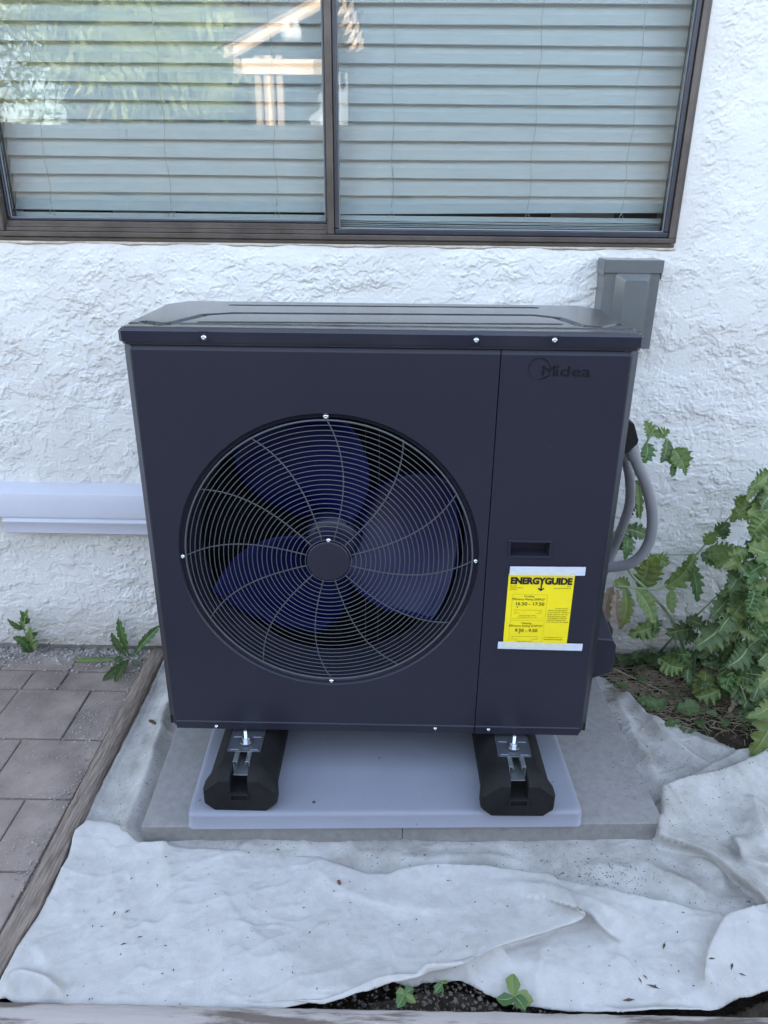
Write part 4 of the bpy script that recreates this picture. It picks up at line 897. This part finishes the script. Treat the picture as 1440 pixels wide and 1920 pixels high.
def stem(par, pts, r0, r1, m='stem', name='stem'):
    S_ = spline(pts, 8); b = MB(); b.tube(S_, [r0+(r1-r0)*i/(len(S_)-1) for i in range(len(S_))], 8); o = b.build(name, m, smooth=True); setpar(o, par); return o
UP = Vector((0, 0, 1)); FW = Vector((0, -1, .5))
def lf(par, m, bp, tp, y0, y1, wpx, nrm=None, seed=0, **k):
    """a leaf given by its base and tip as seen, at real distances y0, y1 from the wall plane side"""
    a, c = at(*bp, 1, y0), at(*tp, 1, y1); sc = FPX/((a-Vector((CX, CY, CZ))).length)
    leaf(par, m, a, c, nrm or (FW+Vector((rnd.uniform(-.4, .4), 0, rnd.uniform(-.3, .3)))), wpx/sc, seed=seed, **k)
# plant 1: long arching plant behind the conduit
p1 = thing('poppy_plant', 'lanky lobed leaf plant sprawling along the wall behind the conduit, tip drooping beside the unit', 'plant', (.66, .5, -.2))
stem(p1, [at(1290, 1240, 1, .48), at(1262, 1165, 1, .46), at(1215, 1108, 1, .43), at(1180, 1070, 1, .42), at(1168, 1000, 1, .42), at(1180, 930, 1, .43), at(1200, 860, 1, .43), at(1215, 825, 1, .43), at(1231, 799, 1, .43), at(1248, 822, 1, .42), at(1266, 848, 1, .42)], .0045, .0024)
stem(p1, [at(1150, 1098, 1, .42), at(1190, 1102, 1, .42), at(1238, 1104, 1, .44), at(1262, 1078, 1, .46), at(1305, 1040, 1, .48), at(1350, 988, 1, .50), at(1390, 948, 1, .52), at(1432, 895, 1, .53)], .0032, .002)
stem(p1, [at(1225, 1040, 1, .48), at(1290, 1040, 1, .47), at(1310, 1038, 1, .47)], .002, .0015)
rnd.seed(5)
for i, (m_, bp, tp, y0, y1, w_, k) in enumerate([
    ('leafA', (1216, 822), (1207, 790), .43, .42, 13, {}), ('leafD', (1212, 830), (1205, 868), .42, .40, 15, {}), ('leafA', (1224, 812), (1256, 806), .43, .42, 12, {}), ('leafB', (1250, 822), (1238, 868), .42, .40, 13, {}),
    ('leafA', (1262, 842), (1284, 880), .41, .39, 19, dict(lobes=4, depth=.15)), ('leafA', (1262, 842), (1264, 872), .42, .40, 15, dict(lobes=4, depth=.2)), ('leafD', (1284, 868), (1286, 892), .40, .39, 7, {}),
    ('leafD', (1262, 868), (1259, 896), .41, .40, 7, dict(lobes=2, depth=.1)), ('leafB', (1190, 900), (1194, 972), .44, .43, 9, {}), ('leafA', (1194, 900), (1200, 975), .44, .42, 8, {}),
    ('leafB', (1182, 940), (1168, 978), .44, .43, 12, {}), ('leafB', (1170, 990), (1215, 1006), .43, .42, 16, {}), ('leafB', (1166, 985), (1150, 1040), .42, .40, 18, {}), ('leafD', (1172, 1000), (1170, 1048), .42, .40, 14, {}),
    ('leafC', (1215, 1102), (1232, 1038), .44, .43, 26, dict(lobes=5, depth=.35)), ('leafC', (1195, 1100), (1215, 1050), .43, .42, 18, {}), ('leafA', (1225, 1046), (1255, 1058), .44, .42, 15, {}), ('leafC', (1180, 1100), (1150, 1090), .43, .42, 14, {}),
    ('leafA', (1192, 1104), (1227, 1172), .42, .38, 16, dict(lobes=6, depth=.4)), ('leafA', (1258, 1105), (1262, 1150), .44, .42, 14, {}), ('leafA', (1245, 1100), (1300, 1035), .45, .46, 22, dict(depth=.4)), ('leafC', (1172, 1100), (1160, 1180), .42, .41, 13, {}),
    ('dead', (1150, 1100), (1142, 1178), .41, .40, 13, {}), ('dead', (1158, 1105), (1166, 1180), .42, .41, 10, {}),
    ('leafA', (1300, 1045), (1282, 1072), .46, .44, 14, {}), ('leafD', (1298, 1060), (1307, 1130), .45, .42, 13, dict(depth=.45)), ('leafA', (1322, 1034), (1398, 1036), .46, .42, 20, dict(lobes=7, depth=.35, bend=.05)), ('leafD', (1315, 1036), (1345, 1058), .46, .44, 13, {}),
    ('leafA', (1325, 1022), (1345, 998), .48, .47, 13, {}), ('leafB', (1342, 1000), (1368, 980), .49, .48, 13, {}), ('leafB', (1352, 985), (1358, 1012), .49, .47, 12, {}), ('leafA', (1386, 950), (1402, 930), .51, .50, 13, {}), ('leafA', (1390, 946), (1384, 955), .51, .49, 14, {}),
    ('leafB', (1405, 928), (1412, 900), .52, .5, 12, {}), ('leafA', (1420, 905), (1452, 880), .52, .5, 16, {}), ('leafD', (1425, 900), (1470, 930), .52, .5, 22, {})]):
    kw = dict(lobes=5, depth=.45, bend=rnd.uniform(-.05, .14)); kw.update(k); lf(p1, m_, bp, tp, y0, y1, w_, seed=i, **kw)
# plant 2: big bushy one at the right edge
p2 = thing('poppy_plant', 'large leafy grey green plant with broad lobed leaves at the right edge against the wall', 'plant', (1.02, .42, -.2))
base2 = G(1430, 1330, -.2)
stem(p2, [base2, at(1405, 1220, 1, .42), at(1392, 1120, 1, .44), at(1400, 1040, 1, .46), at(1425, 980, 1, .46), at(1450, 900, 1, .46)], .006, .003)
stem(p2, [base2+Vector((-.02, .02, 0)), at(1370, 1210, 1, .45), at(1355, 1150, 1, .46), at(1378, 1090, 1, .46), at(1396, 1050, 1, .46)], .004, .002)
stem(p2, [base2+Vector((.05, .0, 0)), at(1470, 1200, 1, .40), at(1465, 1100, 1, .40), at(1440, 1000, 1, .40), at(1438, 960, 1, .42)], .006, .003)
L2s = [('leafA', (1450, 1020), (1405, 985), 26), ('leafA', (1450, 1040), (1400, 1020), 24), ('leafA', (1460, 970), (1400, 968), 16), ('leafB', (1450, 1060), (1395, 1060), 22), ('leafA', (1440, 1020), (1460, 1080), 30), ('leafA', (1462, 1110), (1398, 1100), 26), ('leafB', (1460, 1140), (1405, 1150), 26), ('leafA', (1395, 1120), (1432, 1170), 20), ('leafB', (1440, 1180), (1400, 1215), 24), ('leafB', (1385, 1060), (1365, 1110), 18), ('leafA', (1392, 1055), (1350, 1120), 15), ('leafB', (1372, 1110), (1330, 1160), 20), ('leafB', (1378, 1150), (1345, 1190), 18), ('leafC', (1378, 1130), (1375, 1180), 11), ('leafB', (1366, 1165), (1300, 1215), 24), ('leafA', (1365, 1165), (1320, 1225), 17), ('leafD', (1400, 1150), (1440, 1200), 22), ('leafB', (1405, 1200), (1360, 1250), 22), ('leafB', (1430, 1220), (1395, 1270), 24), ('leafB', (1440, 1250), (1410, 1320), 22), ('leafA', (1410, 1215), (1450, 1250), 20), ('leafB', (1380, 1240), (1340, 1270), 18), ('leafB', (1385, 1260), (1370, 1310), 18), ('leafA', (1440, 890), (1402, 915), 14), ('leafB', (1450, 925), (1425, 955), 20), ('leafB', (1455, 935), (1415, 930), 18), ('leafC', (1376, 1160), (1378, 1185), 10), ('leafB', (1420, 1280), (1385, 1345), 18), ('leafB', (1440, 1120), (1415, 1180), 22), ('leafB', (1450, 1200), (1420, 1240), 24), ('leafA', (1395, 1080), (1372, 1125), 12), ('leafA', (1390, 1100), (1362, 1150), 10)]
for i, (m_, bp, tp, w_) in enumerate(L2s):
    y0 = .44-.08*((i*7) % 5)/5; lf(p2, m_, bp, tp, y0+.02, y0-.05, w_*1.15, seed=50+i, lobes=rnd.choice((5, 6, 7)), depth=rnd.uniform(.35, .55), bend=rnd.uniform(-.05, .12))
rq = random.Random(77)
for i in range(46):
    px, py = rq.uniform(1375, 1450), rq.uniform(905, 1370)
    if py > 1180: px = rq.uniform(1320, 1450)
    a = rq.uniform(.2, 2.9)+math.pi*.0; L = rq.uniform(24, 62); y0 = rq.uniform(.30, .50); tx, ty = px-math.cos(a)*L*(1 if rq.random() < .7 else -1), py+math.sin(a)*L*.9
    lf(p2, rq.choice(('leafA', 'leafB', 'leafA', 'leafC', 'leafD', 'leafC')), (px, py), (tx, ty), y0, y0-rq.uniform(0, .05), L*rq.uniform(.26, .40), seed=300+i, lobes=rq.choice((3, 4, 5, 6)), depth=rq.uniform(.35, .65), bend=rq.uniform(-.15, .25), wav=rq.uniform(.1, .3))
for i in range(9):
    x0_, y0_ = rq.uniform(1340, 1440), rq.uniform(1240, 1330); x1_ = x0_+rq.uniform(-70, 50)
    stem(p2, [at(x0_, y0_, 1, .40), at((x0_+x1_)/2+rq.uniform(-12, 12), y0_-90, 1, .40), at(x1_, y0_-rq.uniform(150, 260), 1, .42)], rq.uniform(.0015, .0028), .001, 'stem' if i % 3 else 'dead')
p4 = thing('poppy_plant', 'low sprawling leafy plant over the straw, between the leaning stems and bushy plant', 'plant', tuple(G(1330, 1260, -.2)))
rp = random.Random(91)
for i in range(30):
    px, py = rp.uniform(1215, 1400), rp.uniform(1150, 1290)
    if py > 1235 and px < 1290: continue
    y0 = .50-.0016*max(0, py-1180)-rp.uniform(0, .04); a = rp.uniform(-.3, 3.4); L = rp.uniform(26, 58); tx, ty = px-math.cos(a)*L, min(1325, py+abs(math.sin(a))*L*.7+4)
    lf(p4, rp.choice(('leafB', 'leafB', 'leafD', 'leafA', 'leafB')), (px, py), (tx, ty), y0, y0-rp.uniform(.01, .06), L*rp.uniform(.22, .36), seed=500+i, lobes=rp.choice((4, 5, 6)), depth=rp.uniform(.4, .65), bend=rp.uniform(-.1, .25), wav=rp.uniform(.15, .35))
for i in range(10):
    x0_ = rp.uniform(1240, 1400); stem(p4, [at(x0_, rp.uniform(1265, 1300), 1, .42), at(x0_+rp.uniform(-30, 10), 1225, 1, .44), at(x0_+rp.uniform(-80, 40), rp.uniform(1150, 1200), 1, .48)], rp.uniform(.0012, .0024), .0008, 'stem' if i % 2 else 'dead')
# plant 3: yellow-green leaves in front at the right edge
p3 = thing('poppy_plant', 'yellow green jagged leaf plant hanging over the fabric edge at the far right', 'plant', tuple(G(1470, 1330, -.2)))
b3 = at(1462, 1285, 1, .20)
stem(p3, [G(1490, 1380, -.2), at(1480, 1330, 1, .22), b3, at(1452, 1262, 1, .2)], .004, .002)
stem(p3, [at(1452, 1268, 1, .3), at(1400, 1262, 1, .33), at(1385, 1250, 1, .34)], .0015, .001)
for i, (m_, bp, tp, w_) in enumerate([('leafC', (1462, 1285), (1406, 1418), 30), ('leafC', (1455, 1300), (1398, 1345), 14), ('leafA', (1460, 1310), (1440, 1420), 26), ('leafC', (1470, 1270), (1420, 1290), 20)]):
    lf(p3, m_, bp, tp, .22, .14, w_, seed=90+i, lobes=6, depth=.45, bend=.06, nrm=Vector((-.2, -1, .8)))
# low weeds and litter under the plants
b = MB(); r = random.Random(33)
for k in range(430):
    px, py = r.uniform(1160, 1470), r.uniform(1195, 1400)
    if py > 1250+(px-1150)*.05 and r.random() < (.80 if px < 1380 else .45): continue
    if py > 1385: continue
    q = G(px, py, -.2); q.z = -.195+r.uniform(0, .05); a = r.uniform(0, 2*PI); L = r.uniform(.02, .075)
    if q.y > .57: q.y = .57
    tip = q+Vector((math.cos(a)*L, -abs(math.sin(a))*L*.8, r.uniform(-.015, .03))); b.cur = 0
    leaf_mesh(b, q, tip, Vector((r.uniform(-.5, .5), -.6, 1)), L*r.uniform(.22, .38), lobes=r.choice((3, 4)), depth=.45, seed=k)
tag(struct(b.build('low_weeds', ['leafB', 'leafD'], smooth=True), 'stuff'), 'dark low weeds crowding the soil at the foot of the wall on the right', 'weeds')
b = MB(); r = random.Random(34)
for k in range(2300):
    px, py = r.uniform(1140, 1460), min(1400, max(1215, r.gauss(1300, 40))); q = G(px, py, -.2); q.z = -.198+r.uniform(0, .022); a = r.gauss(.1, .9); L = r.uniform(.012, .06)
    if q.y > .58: continue
    d = Vector((math.cos(a)*L, math.sin(a)*L*.8, r.uniform(-.006, .008))); b.tube([q-d*.5, q+Vector((0, 0, .003)), q+d*.5], r.uniform(.0004, .0011), 4)
tag(struct(b.build('dry_grass', 'straw'), 'stuff'), 'tangled dry brown straw lying on the soil right of the slabs', 'dry grass')
def twig(pts, r0, label, m='straw'):
    b = MB(); S_ = spline(pts, 8); b.tube(S_, [r0*(1-.5*i/len(S_)) for i in range(len(S_))], 7); return tag(b.build('twig', m, smooth=True), label, 'twig')
twig([at(1150, 1254, 2, -.165), at(1190, 1272, 2, -.17), at(1245, 1297, 2, -.178)], .0028, 'pale straight dry stalk lying beside the valve cover')
twig([at(1160, 1210, 2, -.15), at(1192, 1200, 2, -.14), at(1232, 1212, 2, -.15)], .0018, 'thin bent dry stalk at the wall foot behind the valve cover')
twig([at(1235, 1225, 2, -.17), at(1262, 1195, 1, .47), at(1300, 1160, 1, .5), at(1352, 1110, 1, .52)], .0042, 'thick greenish stalk leaning against the wall behind the weeds', 'stem')
twig([at(1376, 1248, 1, .36), at(1385, 1275, 1, .34), at(1398, 1312, 1, .32)], .0028, 'pale upright stalk among the weeds at right')
for i, (bp, tp, w_, lb) in enumerate([((1290, 1222), (1255, 1255), 14, 'large crinkled pale brown dead leaf on the straw near the wall'), ((1288, 1224), (1312, 1252), 12, 'smaller brown dead leaf beside the large crinkled one'), ((1372, 1290), (1362, 1340), 9, 'narrow shrivelled dead leaf hanging among the weeds at right')]):
    a = at(*bp, 2, -.15); c = at(*tp, 2, -.175); b = MB(); leaf_mesh(b, a, c, Vector((0, -.6, 1)), w_/830, lobes=4, depth=.5, bend=.15, wav=.3, seed=70+i); tag(b.build('dead_leaf', ['dead', 'dead'], smooth=True), lb, 'dead leaf')
# weeds on the left at the wall foot
w1 = thing('weed', 'upright light green weed with ruffled leaves at the wall foot, leftmost of the weeds', 'weed', tuple(W(60, 1232, .575)))
stem(w1, [W(60, 1232, .575), W(55, 1205, .572), W(45, 1180, .57), W(50, 1152, .57)], .002, .0012)
for i, (bp, tp, w_) in enumerate([((50, 1170), (37, 1144), 6), ((50, 1165), (52, 1140), 6), ((46, 1180), (14, 1160), 6), ((50, 1185), (52, 1150), 7), ((54, 1200), (72, 1186), 7), ((56, 1205), (58, 1172), 8), ((58, 1215), (24, 1194), 9), ((58, 1218), (72, 1200), 7), ((58, 1222), (44, 1205), 9)]):
    lf(w1, 'leafA' if i % 2 else 'leafD', bp, tp, .572, .555, w_, seed=110+i, lobes=4, depth=.25)
w2 = thing('weed', 'dark green rosette weed with toothed leaves by the end of the timber edging', 'weed', tuple(G(243, 1232, -.195)))
for i, (bp, tp, y0, y1, w_, m_) in enumerate([((243, 1230), (222, 1158), .56, .56, 9, 'leafD'), ((240, 1232), (209, 1186), .56, .55, 7, 'leafB'), ((248, 1232), (301, 1172), .55, .56, 8, 'leafD'), ((238, 1234), (135, 1238), .55, .53, 5, 'leafA'), ((240, 1236), (192, 1276), .53, .44, 8, 'leafB'), ((244, 1236), (215, 1280), .53, .42, 7, 'leafB'), ((230, 1232), (214, 1240), .55, .53, 6, 'leafD'), ((246, 1236), (256, 1250), .53, .51, 5, 'leafB')]):
    lf(w2, m_, bp, tp, y0, y1, w_, seed=130+i, lobes=6, depth=.3, bend=.04, pw=1.3)
w2['label'] = 'dark green rosette weed with toothed leaves by the wall end of the timber edging'
# seedlings in the soil gap at the bottom
def seedling(px, py, leaves, label):
    q = G(px, py, -.198); root = thing('seedling', label, 'seedling', tuple(q)); top = q+Vector((0, .002, .03)); stem(root, [q, q+Vector((.002, 0, .015)), top], .0012, .0008)
    for i, (tx, ty, w_) in enumerate(leaves):
        tip = G(tx, ty, -.17); leaf(root, 'leafA' if i % 2 == 0 else 'leafD', top, tip, Vector((0, -.3, 1)), w_/880, seed=150+i+px, lobes=1, depth=.03, teeth=.02, bend=.05, wav=.04, pw=.8)
seedling(962, 1892, [(963, 1826, 11), (930, 1872, 9), (1000, 1878, 12), (985, 1895, 10)], 'bright green seedling with a tall pointed leaf in the soil gap at the bottom')
seedling(758, 1888, [(742, 1862, 8), (776, 1855, 7), (780, 1880, 6), (745, 1890, 8)], 'small grey green seedling in the soil gap, leftmost of the seedlings')
seedling(828, 1868, [(830, 1838, 8), (815, 1862, 7)], 'tiny two leaf seedling tucked under the fabric edge at the bottom')
o = stones('soil_crumbs', 900, lambda r: (r.uniform(-.12, .34), r.uniform(-.52, -.43), -.199+r.uniform(0, .006)), .0015, .005, 12, mat('crumb', (.06, .05, .04), 1, col2=(.16, .14, .12), vscale=90)); tag(o, 'crumbly dark soil clods and pebbles in the gap under the fabric', 'soil clods')

# ================================================================== BEHIND THE CAMERA (seen only as reflections in the window)
def refl(px, py, K): q = at(px, py, 1, 2*(WY+.03)+K); return Vector((q.x, -K, q.z))
def tree(label, base, h, crown_r, crown_z, n, m, seed, drop=1.0, big=1.0):
    r = random.Random(seed); root = thing('tree', label, 'tree', base, 'garden trees behind the camera'); b = MB()
    B = Vector(base); b.tube([B, B+Vector((.1, 0, h*.35)), B+Vector((-.05, .1, h*.7)), B+Vector((0, 0, h*.95))], [.14, .11, .06, .02], 10)
    cl = []
    for k in range(26):
        a = r.uniform(0, 2*PI); el = r.uniform(-.9, 1); d = Vector((math.cos(a)*math.sqrt(1-el*el*.8), math.sin(a)*math.sqrt(1-el*el*.8), el)); c = Vector((B.x, B.y, crown_z))+Vector((d.x*crown_r, d.y*crown_r, d.z*(h-crown_z+B.z)))*r.uniform(.35, .9); cl.append(c)
        b.tube([B+Vector((0, 0, r.uniform(.3, .7)*h)), (B+Vector((0, 0, .6*h))+c)/2, c], [.035, .02, .006], 5)
    setpar(b.build('trunk', 'bark', smooth=True), root); b = MB()
    for k in range(n):
        c = r.choice(cl); p = c+Vector((r.gauss(0, .28), r.gauss(0, .28), r.gauss(0, .22)))*crown_r*.7; L = r.uniform(.08, .26)*big; d = Vector((r.uniform(-.6, .6), r.uniform(-.6, .6), r.uniform(-1, .2)*drop)).normalized()*L; s = d.orthogonal().normalized()*L*.11
        b.add([p, p+d*.5+s, p+d, p+d*.5-s], [(0, 1, 2, 3)])
    setpar(b.build('crown', m), root)
tp = refl(150, 60, 7.0); tree('tall sunlit pale green tree opposite the window', (tp.x, -7.0, -.2), 4.6, 1.35, tp.z+.1, 1500, 'pine', 41, big=1.9)
tp = refl(330, 90, 8.5); tree('sunlit conifer next to the tall pale tree', (tp.x, -8.5, -.2), 4.2, .95, tp.z, 1100, 'pine', 42, big=1.9)
tp = refl(-120, 60, 5.5); tree('nearest broad tree at the end of the added fence', (tp.x, -5.5, -.2), 4.4, 1.1, tp.z+.3, 2600, 'pine', 43)
tp = refl(480, -40, 9.5); tree('far small tree beyond the pergola roof', (tp.x, -9.5, -.2), 5.2, 1.0, tp.z+.6, 6000, 'pine', 44)
fn = thing('shade_line_fence', 'dark board fence added to stand for the house shade line in the window reflection', 'fence', (0, -3.3, -.2)); b = MB(); b2 = MB()
ztop = refl(300, 234, 3.3).z; r = random.Random(6); x = -6.  # added fence: its dark boards stand in for the house's shade line
while x < 6: b.box((x, -3.32, -.25), (x+.14, -3.30, ztop+r.uniform(-.01, .01))); x += .145
setpar(b.build('boards', 'fence'), fn)
for k in range(7): b2 = MB(); b2.box((-6+2*k, -3.30, -.25), (-5.9+2*k, -3.22, ztop+.02)); setpar(b2.build('post', 'fence'), fn)
# sunlit patio cover with a low gable
pg = thing('patio_cover', 'sunlit cedar patio cover with pitched roof and two posts in the garden', 'patio cover', (1, -4.2, -.2)); K = 4.2
a, c = refl(437, 88, K), refl(590, 2, K); d = (c-a); e = a+d*1.35
def beam(name, p, q, hh, dd, m='cedar'):
    b = MB(); b.loops([[(v.x, v.y-dd/2, v.z-hh), (v.x, v.y+dd/2, v.z-hh), (v.x, v.y+dd/2, v.z), (v.x, v.y-dd/2, v.z)] for v in (p, q)]); setpar(b.build(name, m, bevel=.004), pg)
beam('fascia', a, e, .085, .04); 
b = MB(); b.loops([[(v.x, v.y+yy, v.z+.005+zz_) for yy, zz_ in ((.05, 0), (-2.2, 0), (-2.2, .03), (.05, .03))] for v in (a+Vector((-.05, 0, -.02)), e)]); setpar(b.build('roof', 'shingle'), pg)
for k in range(5): beam('rafter', a+Vector((.05, -.35-.4*k, -.03)), e+Vector((0, -.35-.4*k, -.03)), .09, .04)
q = refl(452, 108, K); beam('crossbeam', Vector((q.x, -K-.06, q.z)), Vector((refl(604, 120, K).x, -K-.06, q.z-.0)), .11, .05)
for px in (500, 524):
    q0, q1 = refl(px-6, 105, K+.1), refl(px+6, 105, K+.1); b = MB(); b.box((q0.x, -K-.15, -.25), (q1.x, -K-.05, q0.z)); setpar(b.build('post', 'cedar', bevel=.004), pg)
b = MB(); q0, q1 = refl(552, 110, K+1.9), refl(640, 236, K+1.9); b.box((q0.x, -K-1.95, q1.z), (q1.x, -K-1.9, q0.z+.3)); setpar(b.build('bright_sky_panel', mat('bright_sky', (.5, .55, .6), .6)), pg)  # pale panel added for the bright sky reflected behind the cover
for px, py in ((556, 58),):
    q = refl(px, py, K); b = MB(); b.lathe([(.012, .07), (.018, .05), (.045, 0), (.05, -.04), (.036, -.075), (.0001, -.088)], (q.x, q.y+.05, q.z), 2, 20); b2 = MB(); o = b.build('lamp', 'bulb', smooth=True); setpar(o, pg)
nh = thing('sky_blocker', 'dark house shaped backdrop added beyond the trees to block bright sky in the window reflection', 'house', (0, -14, -.2)); b = MB(); q0, q1 = refl(96, 0, 13.), refl(1500, 0, 13.)
b.box((q0.x, -18, -.3), (q1.x, -13, q0.z+.4)); setpar(b.build('wall', mat('sky_blocker_dark', (.035, .04, .05), .9, var=.1, vscale=.6)), nh)  # dark block added to keep bright horizon sky out of the reflection
b = MB(); b.loops([[(x, y, z) for y, z in ((-12.7, q0.z+.4), (-15.5, q0.z+1.8), (-18.3, q0.z+.4))] for x in (q0.x-.3, q1.x+.3)]); setpar(b.build('roof', 'shingle'), nh)
